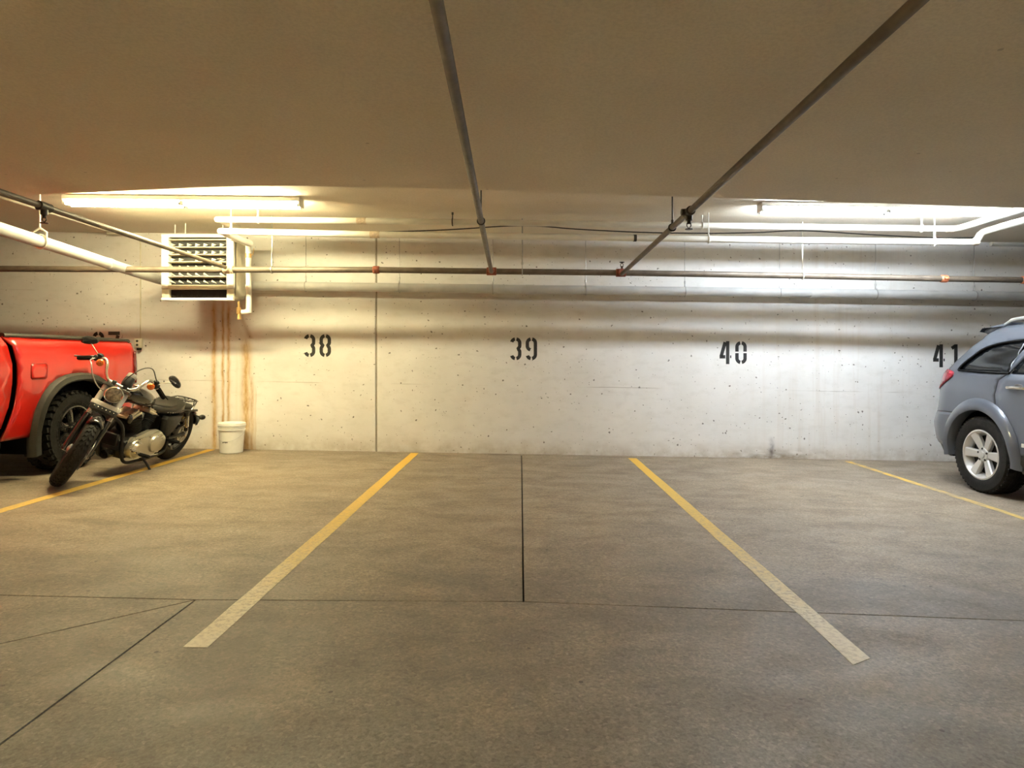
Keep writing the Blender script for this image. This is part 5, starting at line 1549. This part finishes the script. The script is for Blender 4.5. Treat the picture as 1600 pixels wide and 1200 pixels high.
# ---- handlebar and controls
hb_pts = [(0.725, 0.02, 0.0), (0.725, 0.02, 0.07), (0.733, 0.02, 0.115), (0.775, 0.015, 0.158), (0.85, 0.005, 0.190), (0.893, -0.010, 0.215), (0.905, -0.035, 0.250), (0.885, -0.085, 0.315), (0.845, -0.155, 0.425)]
hb_pts = [(a - 0.045, n, y * 0.93) for a, n, y in hb_pts]
full = [(a, n, -y) for a, n, y in reversed(hb_pts[1:])] + hb_pts
sm = smooth_path([fk(*p) for p in full], 5)
m = MB(ST); m.tube(sm, 0.0135, 12); m.build('handlebar', CH, bike)
for sy in (-1, 1):
    m = MB(ST); m.cyl(fk(0.65, 0.012, sy * 0.05), fk(0.68, 0.02, sy * 0.05), 0.018, seg=12); m.box((0, 0, 0), (0.04, 0.04, 0.035), bevel=0.008, M=Matrix.Translation(fk(0.683, 0.02, sy * 0.05)) @ PL); m.build('bar_riser', BS, bike)
    e0, e1 = fk(0.835, -0.095, sy * 0.305), fk(0.798, -0.158, sy * 0.40)
    dg = (e1 - e0).normalized()
    m = MB(ST); m.tube([e0, e0 + dg * 0.005, e1, e1 + dg * 0.012], [0.0175, 0.0185, 0.0185, 0.012], 12); g_ = m.build('grip', RU, bike)
    c0 = fk(0.855, -0.048, sy * 0.249); c1 = fk(0.84, -0.085, sy * 0.293)
    m = MB(ST); m.tube([c0, c0.lerp(c1, 0.1), c0.lerp(c1, 0.9), c1], [0.018, 0.027, 0.027, 0.018], 12); m.build('switch_housing', BS, bike)
    pv = c1 + nS * 0.04 + dS * 0.005
    m = MB(ST); m.box((0, 0, 0), (0.05, 0.03, 0.03), bevel=0.008, M=Matrix.Translation(pv) @ PL); m.ball(tuple(pv + dS * 0.03 + Vector((0, -sy * 0.03, 0))), (0.026, 0.03, 0.022), 10); m.build('lever_bracket', BS, bike)
    m = MB(ST); m.tube(smooth_path([pv, pv + dg * 0.05 + nS * 0.02, pv + dg * 0.12 + nS * 0.012, pv + dg * 0.185 + nS * 0.03], 3), [0.009] * 3 + [0.007] * 7, 8); m.build('lever', BS, bike)
    # mirror on a stalk
    s0 = c0.lerp(c1, 0.4) + dS * 0.02
    s1 = s0 + dS * 0.045 + Vector((0, sy * 0.06, 0)) - nS * 0.02
    s2 = s0 + dS * 0.085 + Vector((0, sy * 0.12, 0)) - nS * 0.03
    m = MB(ST); m.tube(smooth_path([s0, s1, s2], 4), 0.006, 8); ms = m.build('mirror_stalk', CH, bike)
    m = MB(ST)
    Mh = Matrix.Translation(s2 + dS * 0.018 + Vector((0, sy * 0.02, 0))) @ PL @ Matrix.Rotation(sy * R(-28), 4, 'X') @ Matrix.Rotation(R(12), 4, 'Y')
    out = [(0.075, 0.0), (0.055, 0.032), (0.0, 0.044), (-0.05, 0.034), (-0.072, 0.0), (-0.055, -0.026), (0.0, -0.034), (0.05, -0.026)]
    ob = [(p.x, p.y) for p in smooth_path([Vector((a, b, 0)) for a, b in out], 3, True)]
    rings = [[Vector((x_, y0 * k_, z0 * k_)) for y0, z0 in ob] for x_, k_ in ((0.022, 0.35), (0.016, 0.8), (0.0, 1.0), (-0.012, 0.97))]
    m.loft(rings, M=Mh)
    m.build('mirror_head', BG, ms)
    m = MB(ST)
    m.loft([[Vector((-0.0125, y0 * 0.9, z0 * 0.9)) for y0, z0 in ob], [Vector((-0.0145, y0 * 0.88, z0 * 0.88)) for y0, z0 in ob]], M=Mh)
    m.build('mirror_glass', CH, ms)
    # amber turn signal hung under the bar
    tcn = fk(0.803, 0.0, sy * 0.235)
    m = MB(ST); m.tube([fk(0.85, -0.03, sy * 0.232), tcn], 0.008, 8); tsn = m.build('signal_stem', BS, bike)
    MT_ = ST @ Matrix.Translation(tcn) @ Matrix.Rotation(R(90), 4, 'Y')
    m = MB(MT_); m.lathe([(0.008, -0.045), (0.024, -0.035), (0.032, -0.005), (0.032, 0.008)], seg=20); m.build('signal_shell', BS, tsn)
    m = MB(MT_); m.lathe([(0.033, 0.004), (0.034, 0.012), (0.026, 0.024), (0.006, 0.029), (0.004, 0.008)], seg=20); m.build('signal_lens', MT['amber'], tsn)
    cab = smooth_path([pv + Vector((0, -sy * 0.01, 0)), pv + nS * 0.05 - dS * 0.06 + Vector((0, sy * 0.02, 0)), fk(0.72, 0.13, sy * 0.29), fk(0.63, 0.13, sy * 0.23), fk(0.57, 0.05, sy * 0.12), P0 + dS * 0.62], 5)
    if sy > 0: cab = smooth_path([pv, pv + nS * 0.05 + dS * 0.05 - Vector((0, 0.06, 0)), fk(0.93, 0.10, 0.16), fk(0.89, 0.12, 0.09), fk(0.78, 0.10, 0.03), P0 + dS * 0.66], 5)
    m = MB(ST); m.tube(cab, 0.005, 6); m.build('control_cable', MT['cable'] if sy > 0 else SIL, bike)

# ---- frame
ZSC = 0.93
def ftube(name, pts, r, mat_, n=5, seg=10):
    m = MB(Matrix.Diagonal((1, 1, ZSC, 1))); m.tube(smooth_path(pts, n), r, seg); return m.build(name, mat_, bike)
HT = P0 + dS * 0.58; HB = P0 + dS * 0.47
ftube('backbone', [tuple(HT), (0.80, 0, 0.80), (0.50, 0, 0.70), (0.30, 0, 0.66)], 0.03, BS)
for sy in (-1, 1):
    ftube('down_tube', [tuple(HB), (1.09, sy * 0.07, 0.56), (1.06, sy * 0.11, 0.30), (1.0, sy * 0.13, 0.17), (0.80, sy * 0.13, 0.145), (0.40, sy * 0.13, 0.16), (0.32, sy * 0.13, 0.26), (0.33, sy * 0.12, 0.52), (0.36, sy * 0.06, 0.67)], 0.0165, BS)
    ftube('rear_rail', [(0.40, sy * 0.08, 0.66), (0.15, sy * 0.125, 0.655), (-0.06, sy * 0.13, 0.635), (-0.16, sy * 0.12, 0.625)], 0.015, BS)
    m = MB(); m.tube([(0.36, sy * 0.12, 0.30), (0.2, sy * 0.125, 0.31), (0.0, sy * 0.125, RW_R)], [0.02, 0.02, 0.024], 8); m.box((0.0, sy * 0.125, RW_R), (0.09, 0.02, 0.06), bevel=0.01); m.build('swing_arm', BS, bike)
    m = MB(); m.cyl((0, sy * 0.08, RW_R), (0, sy * 0.15, RW_R), 0.016, seg=10); m.build('rear_axle_nut', CH, bike)
    # shock absorbers with springs
    a, b = Vector((0.015, sy * 0.145, RW_R + 0.05)), Vector((0.10, sy * 0.145, 0.59))
    m = MB(); m.cyl(a, b, 0.012, seg=10); m.cyl(a, a.lerp(b, 0.2), 0.022, seg=10); m.cyl(a.lerp(b, 0.8), b, 0.028, seg=12); sh = m.build('shock_absorber', BS, bike)
    m = MB()
    ax = (b - a).normalized(); u_ = ax.cross(Vector((0, 1, 0))).normalized(); v_ = ax.cross(u_)
    m.tube([a.lerp(b, 0.18 + 0.64 * k / 90) + (u_ * math.cos(k * 2 * PI / 10) + v_ * math.sin(k * 2 * PI / 10)) * 0.025 for k in range(91)], 0.0045, 5); m.build('spring', CH, sh)
# ---- tank
XSH = 0.04
ZSC = 0.955
def BMB(M=None):
    Z = Matrix.Translation((XSH, 0, 0)) @ Matrix.Diagonal((1, 1, ZSC, 1))
    return MB(Z if M is None else Z @ M)
def sect(x, w, z0, z1, p=2.6, n=20):
    out = []
    for k in range(n):
        a = 2 * PI * k / n
        c, s_ = math.cos(a), math.sin(a)
        out.append(Vector((x, w * math.copysign(abs(c) ** (2 / p), c), (z0 + z1) / 2 + (z1 - z0) / 2 * math.copysign(abs(s_) ** (2 / p), s_))))
    return out
m = BMB()
m.loft([sect(x, w, z0, z1) for x, w, z0, z1 in ((0.575, 0.035, 0.735, 0.765), (0.60, 0.075, 0.715, 0.80), (0.66, 0.105, 0.705, 0.845), (0.76, 0.125, 0.715, 0.895), (0.87, 0.128, 0.740, 0.925), (0.96, 0.112, 0.770, 0.930), (1.02, 0.080, 0.80, 0.915), (1.045, 0.03, 0.83, 0.89))])
tk = m.build('fuel_tank', MT['black_gloss'], bike)
m = BMB(); m.lathe([(0.004, 0.915), (0.035, 0.918), (0.038, 0.935), (0.03, 0.945), (0.004, 0.948)], M=Matrix.Translation((0.86, 0, 0)), seg=20); m.build('filler_cap', CH, tk)
# ---- seat
XSH = 0.01
ZSC = 0.905
m = BMB()
m.loft([sect(x, w, z0, z1, 3.0) for x, w, z0, z1 in ((0.60, 0.05, 0.70, 0.745), (0.55, 0.095, 0.672, 0.745), (0.47, 0.135, 0.655, 0.735), (0.38, 0.165, 0.65, 0.73), (0.28, 0.175, 0.65, 0.745), (0.20, 0.165, 0.66, 0.785), (0.155, 0.14, 0.675, 0.80), (0.135, 0.10, 0.69, 0.79))])
se = m.build('seat', MT['leather'], bike)
m = BMB(); m.loft([sect(x, w, z0, z1, 2.6) for x, w, z0, z1 in ((0.52, 0.03, 0.735, 0.748), (0.46, 0.085, 0.722, 0.748), (0.36, 0.115, 0.715, 0.744), (0.27, 0.115, 0.725, 0.758), (0.22, 0.07, 0.745, 0.785))]); m.build('seat_pad', MT['leather'], se)
m = BMB(); m.loft([sect(x, w, z0, z1, 2.8) for x, w, z0, z1 in ((0.135, 0.06, 0.70, 0.74), (0.11, 0.115, 0.68, 0.745), (0.02, 0.125, 0.672, 0.74), (-0.08, 0.115, 0.66, 0.725), (-0.13, 0.07, 0.66, 0.70))]); pi_ = m.build('pillion_pad', MT['leather'], bike)
for k in range(11):
    for sy in (-1, 1):
        x = lerp(0.46, 0.16, k / 10)
        w = interp([(0.135, 0.10), (0.20, 0.165), (0.28, 0.175), (0.38, 0.165), (0.47, 0.135)], x)
        m = BMB(); m.ball((x, sy * (w + 0.001), 0.676), 0.0065, 6); m.build('stud', CH, se)
ZSC = 1.0
XSH = 0.0
# ---- rear mudguard, lamp, rack, signals
m = BMB()
rings = []
for k in range(15):
    ang = lerp(R(58), R(168), k / 14)
    dv = Vector((math.cos(ang), 0, math.sin(ang)))
    rings.append([Vector((0, 0, RW_R)) + dv * (RW_R + 0.03 - 0.06 * (b * b)) + Vector((0, b * 0.098, 0)) for b in (-1, -0.75, -0.5, -0.25, 0, 0.25, 0.5, 0.75, 1)])
m.loft(rings, closed=False); rm = m.build('rear_mudguard', BG, bike)
md = rm.modifiers.new('thickness', 'SOLIDIFY'); md.thickness = 0.005; md.offset = 0
ZSC = 0.90
m = BMB(); m.ball((-0.30, 0, 0.56), (0.04, 0.06, 0.04), 14); m.build('tail_lamp', MT['tail_dark'], bike)
m = BMB(); m.box((-0.345, 0, 0.47), (0.012, 0.18, 0.11), rot=('Y', R(-22)), bevel=0.004); m.build('plate_holder', BS, bike)
for sy in (-1, 1):
    m = BMB(); m.tube([(-0.11, sy * 0.11, 0.61), (-0.13, sy * 0.15, 0.585), (-0.14, sy * 0.185, 0.58)], 0.010, 8); ts_ = m.build('rear_signal_stem', BS, bike)
    m = BMB(); m.ball((-0.155, sy * 0.205, 0.58), (0.05, 0.033, 0.033), 14); m.build('rear_signal', BS, ts_)
    ftube('rack_stay', [(0.02, sy * 0.135, 0.64), (-0.06, sy * 0.135, 0.74), (-0.10, sy * 0.12, 0.765)], 0.008, BG, 3, 8)
rk = [(0.04, 0.10, 0.77), (-0.10, 0.12, 0.77), (-0.14, 0.11, 0.765), (-0.165, 0.06, 0.768), (-0.165, -0.06, 0.768), (-0.14, -0.11, 0.765), (-0.10, -0.12, 0.77), (0.04, -0.10, 0.77)]
ftube('luggage_rack', rk, 0.008, BG, 4, 8)
for y in (-0.05, 0.0, 0.05): ftube('rack_bar', [(0.03, y, 0.77), (-0.12, y, 0.76), (-0.165, y, 0.768)], 0.006, BG, 3, 8)
m = BMB(); m.tube([(0.04, 0.10, 0.77), (0.04, -0.10, 0.77)], 0.006, 8); m.build('rack_bar', BG, bike)
ftube('rack_loop', [(-0.165, 0.06, 0.768), (-0.195, 0.05, 0.70), (-0.19, 0.05, 0.63)], 0.007, BG, 4, 8)
ftube('rack_loop', [(-0.165, -0.06, 0.768), (-0.195, -0.05, 0.70), (-0.19, -0.05, 0.63)], 0.007, BG, 4, 8)
ZSC = 0.90
XSH = 0.055
# ---- side cover (oil tank)
m = BMB()
sc_ = [(0.13, 0.63), (0.42, 0.64), (0.44, 0.60), (0.40, 0.42), (0.34, 0.38), (0.24, 0.44), (0.15, 0.55)]
m.prism(sc_, 0.10, 0.165, M=PXZ, bevel=0.022); m.build('side_cover', MT['black_satin'], bike)
m = BMB(); m.prism(sc_, -0.155, -0.09, M=PXZ, bevel=0.0); m.build('oil_tank', MT['black_satin'], bike)
m = BMB(); m.box((0.30, 0, 0.52), (0.22, 0.17, 0.20), bevel=0.02); m.build('battery_box', BS, bike)
# ---- engine
XSH = 0.075
ZSC = 0.925
m = BMB()
m.prism([(0.46, 0.20), (0.92, 0.19), (0.97, 0.28), (0.95, 0.38), (0.83, 0.46), (0.62, 0.46), (0.45, 0.40), (0.42, 0.28)], -0.13, 0.115, M=PXZ, bevel=0.03); m.build('crankcase', BS, bike)
def hull(c0, r0, c1, r1, n=14):
    d = Vector((c1[0] - c0[0], c1[1] - c0[1])); L = d.length; ba = math.atan2(d.y, d.x)
    off = math.acos((r0 - r1) / L)
    out = []
    for k in range(n + 1):
        a = ba + lerp(-off, off, k / n); out.append((c1[0] + r1 * math.cos(a), c1[1] + r1 * math.sin(a)))
    for k in range(n + 1):
        a = ba + lerp(off, 2 * PI - off, k / n); out.append((c0[0] + r0 * math.cos(a), c0[1] + r0 * math.sin(a)))
    return out
m = BMB(); m.prism(hull((0.52, 0.335), 0.135, (0.84, 0.305), 0.105), 0.11, 0.175, M=PXZ, bevel=0.025); pc = m.build('primary_cover', AL, bike)
m = BMB(); m.prism(hull((0.50, 0.335), 0.105, (0.56, 0.335), 0.10), 0.172, 0.205, M=PXZ, bevel=0.03); m.build('clutch_cover', AL, pc)
m = BMB(); m.lathe([(0.005, 0.205), (0.068, 0.202), (0.078, 0.19), (0.085, 0.172), (0.005, 0.17)], M=Matrix.Translation((0.84, 0, 0.305)) @ YAX, seg=30); m.build('alternator_cover', AL, pc)
m = BMB(); m.prism([(0.46, 0.40), (0.50, 0.475), (0.66, 0.485), (0.90, 0.43), (0.93, 0.385), (0.80, 0.42), (0.60, 0.45)], 0.115, 0.155, M=PXZ, bevel=0.012); m.build('gearbox_cover', AL, bike)
for k in range(8):
    a = 2 * PI * k / 8
    m = BMB(); m.cyl((0.68 + 0.26 * math.cos(a) * (1.0 if math.cos(a) > 0 else 0.98), 0.17, 0.318 + 0.105 * math.sin(a)), (0.68 + 0.26 * math.cos(a), 0.185, 0.318 + 0.105 * math.sin(a)), 0.008, seg=8); m.build('cover_bolt', CH, pc)
for nm, ang in (('front', R(24)), ('rear', R(-22))):
    T = Matrix.Translation((0.70, 0.0, 0.33)) @ Matrix.Rotation(ang, 4, 'Y')
    m = BMB(T)
    for k in range(11):
        z = 0.145 + k * 0.0175
        rx, ry = (0.088, 0.100) if k < 7 else (0.095, 0.108)
        ring0 = []
        prof = [Vector((rx * math.copysign(abs(math.cos(a)) ** 0.6, math.cos(a)), ry * math.copysign(abs(math.sin(a)) ** 0.6, math.sin(a)), 0)) for a in (2 * PI * q / 24 for q in range(24))]
        m.loft([[p + Vector((0, 0, z)) for p in prof], [p + Vector((0, 0, z + 0.006)) for p in prof]])
    m.cyl((0, 0, 0.08), (0, 0, 0.345), 0.075, seg=20)
    cy_ = m.build('cylinder', BS, bike)
    m = BMB(T)
    m.box((0, 0, 0.352), (0.165, 0.185, 0.035), bevel=0.012)
    m.box((0.0, 0.035, 0.378), (0.13, 0.085, 0.035), bevel=0.014)
    m.box((0.0, -0.045, 0.378), (0.13, 0.075, 0.035), bevel=0.014)
    m.build('rocker_cover', MT['rocker'], cy_)
    for sx in (-0.05, 0.05):
        m = BMB(T); m.tube([(sx * 0.6, -0.105, 0.06), (sx, -0.10, 0.345)], 0.011, 8); m.build('pushrod_tube', CH, cy_)
    for sx in (-0.065, 0.0, 0.065):
        m = BMB(T); m.cyl((sx, 0.065, 0.375), (sx, 0.065, 0.405), 0.009, seg=8); m.build('rocker_bolt', CH, cy_)
    m = BMB(T); m.cyl((0.0, 0.10, 0.33), (0.0, 0.145, 0.345), 0.011, 0.008, 8); m.build('spark_plug', BS, cy_)
m = BMB(); m.lathe([(0.01, -0.19), (0.075, -0.185), (0.08, -0.13), (0.06, -0.10), (0.01, -0.1)], M=Matrix.Translation((0.70, 0, 0.60)) @ YAX, seg=28); m.build('air_cleaner', BG, bike)
m = BMB(); m.box((0.70, 0.01, 0.62), (0.07, 0.10, 0.09), bevel=0.015); m.build('carburettor', SIL, bike)
ftube('front_exhaust', [(0.86, -0.05, 0.58), (0.95, -0.11, 0.50), (0.96, -0.16, 0.36), (0.86, -0.18, 0.27), (0.5, -0.185, 0.25), (0.1, -0.19, 0.28), (-0.2, -0.195, 0.31)], 0.026, BS)
ftube('rear_exhaust', [(0.55, -0.05, 0.58), (0.47, -0.13, 0.52), (0.46, -0.18, 0.42), (0.40, -0.19, 0.36), (0.1, -0.2, 0.38), (-0.16, -0.2, 0.40)], 0.026, BS)
m = BMB(); m.cyl((1.0, 0.0, 0.235), (1.05, 0.0, 0.235), 0.045, seg=20); m.cyl((0.93, 0.0, 0.235), (1.06, 0, 0.235), 0.040, seg=20); m.build('oil_filter', BG, bike)
m = BMB(); m.box((1.02, 0.0, 0.40), (0.05, 0.15, 0.13), bevel=0.015); m.build('regulator', BS, bike)
m = BMB(); m.ball((0.99, 0.115, 0.64), (0.03, 0.025, 0.05), 12); m.build('horn', BG, bike)
ZSC = 1.0
# ---- foot controls, side stand
for sy in (-1, 1):
    m = MB(); m.tube([(0.90, sy * 0.14, 0.23), (0.92, sy * 0.22, 0.245)], 0.012, 8); fpg = m.build('peg_bracket', BS, bike)
    m = MB(); m.tube([(0.92, sy * 0.215, 0.245), (0.92, sy * 0.225, 0.245), (0.915, sy * 0.31, 0.245)], [0.016, 0.02, 0.018], 10); m.build('foot_peg', RU, fpg)
    m = MB(); m.tube([(0.36, sy * 0.14, 0.30), (0.36, sy * 0.20, 0.31), (0.355, sy * 0.28, 0.31)], [0.012, 0.016, 0.016], 8); m.build('pillion_peg', RU, bike)
ftube('shift_lever', [(0.90, 0.185, 0.27), (1.0, 0.20, 0.30), (1.06, 0.215, 0.295), (1.06, 0.26, 0.295)], 0.008, CH, 4, 8)
ftube('shift_rod', [(0.60, 0.215, 0.20), (0.78, 0.215, 0.215), (0.92, 0.20, 0.27)], 0.006, CH, 3, 8)
# the stand reaches the floor on the leaning side
gy = math.tan(LEAN)
def ground(x, y): return -y * gy       # local height of the floor under a leaning bike
def onfloor(x, y, dz): return (x, y, ground(x, y) + dz)
ftube('side_stand', [(0.74, 0.14, 0.17), (0.71, 0.20, 0.10), onfloor(0.66, 0.30, 0.035), onfloor(0.62, 0.36, 0.014), onfloor(0.56, 0.40, 0.012)], 0.012, BS, 5, 8)
m = MB(); m.tube([(0.76, 0.12, 0.19), (0.73, 0.155, 0.15)], 0.025, 10); m.build('stand_pivot', BS, bike)
tag(bike, 'black cruiser motorcycle leaning on its side stand with front wheel turned, before the red truck', 'motorcycle')
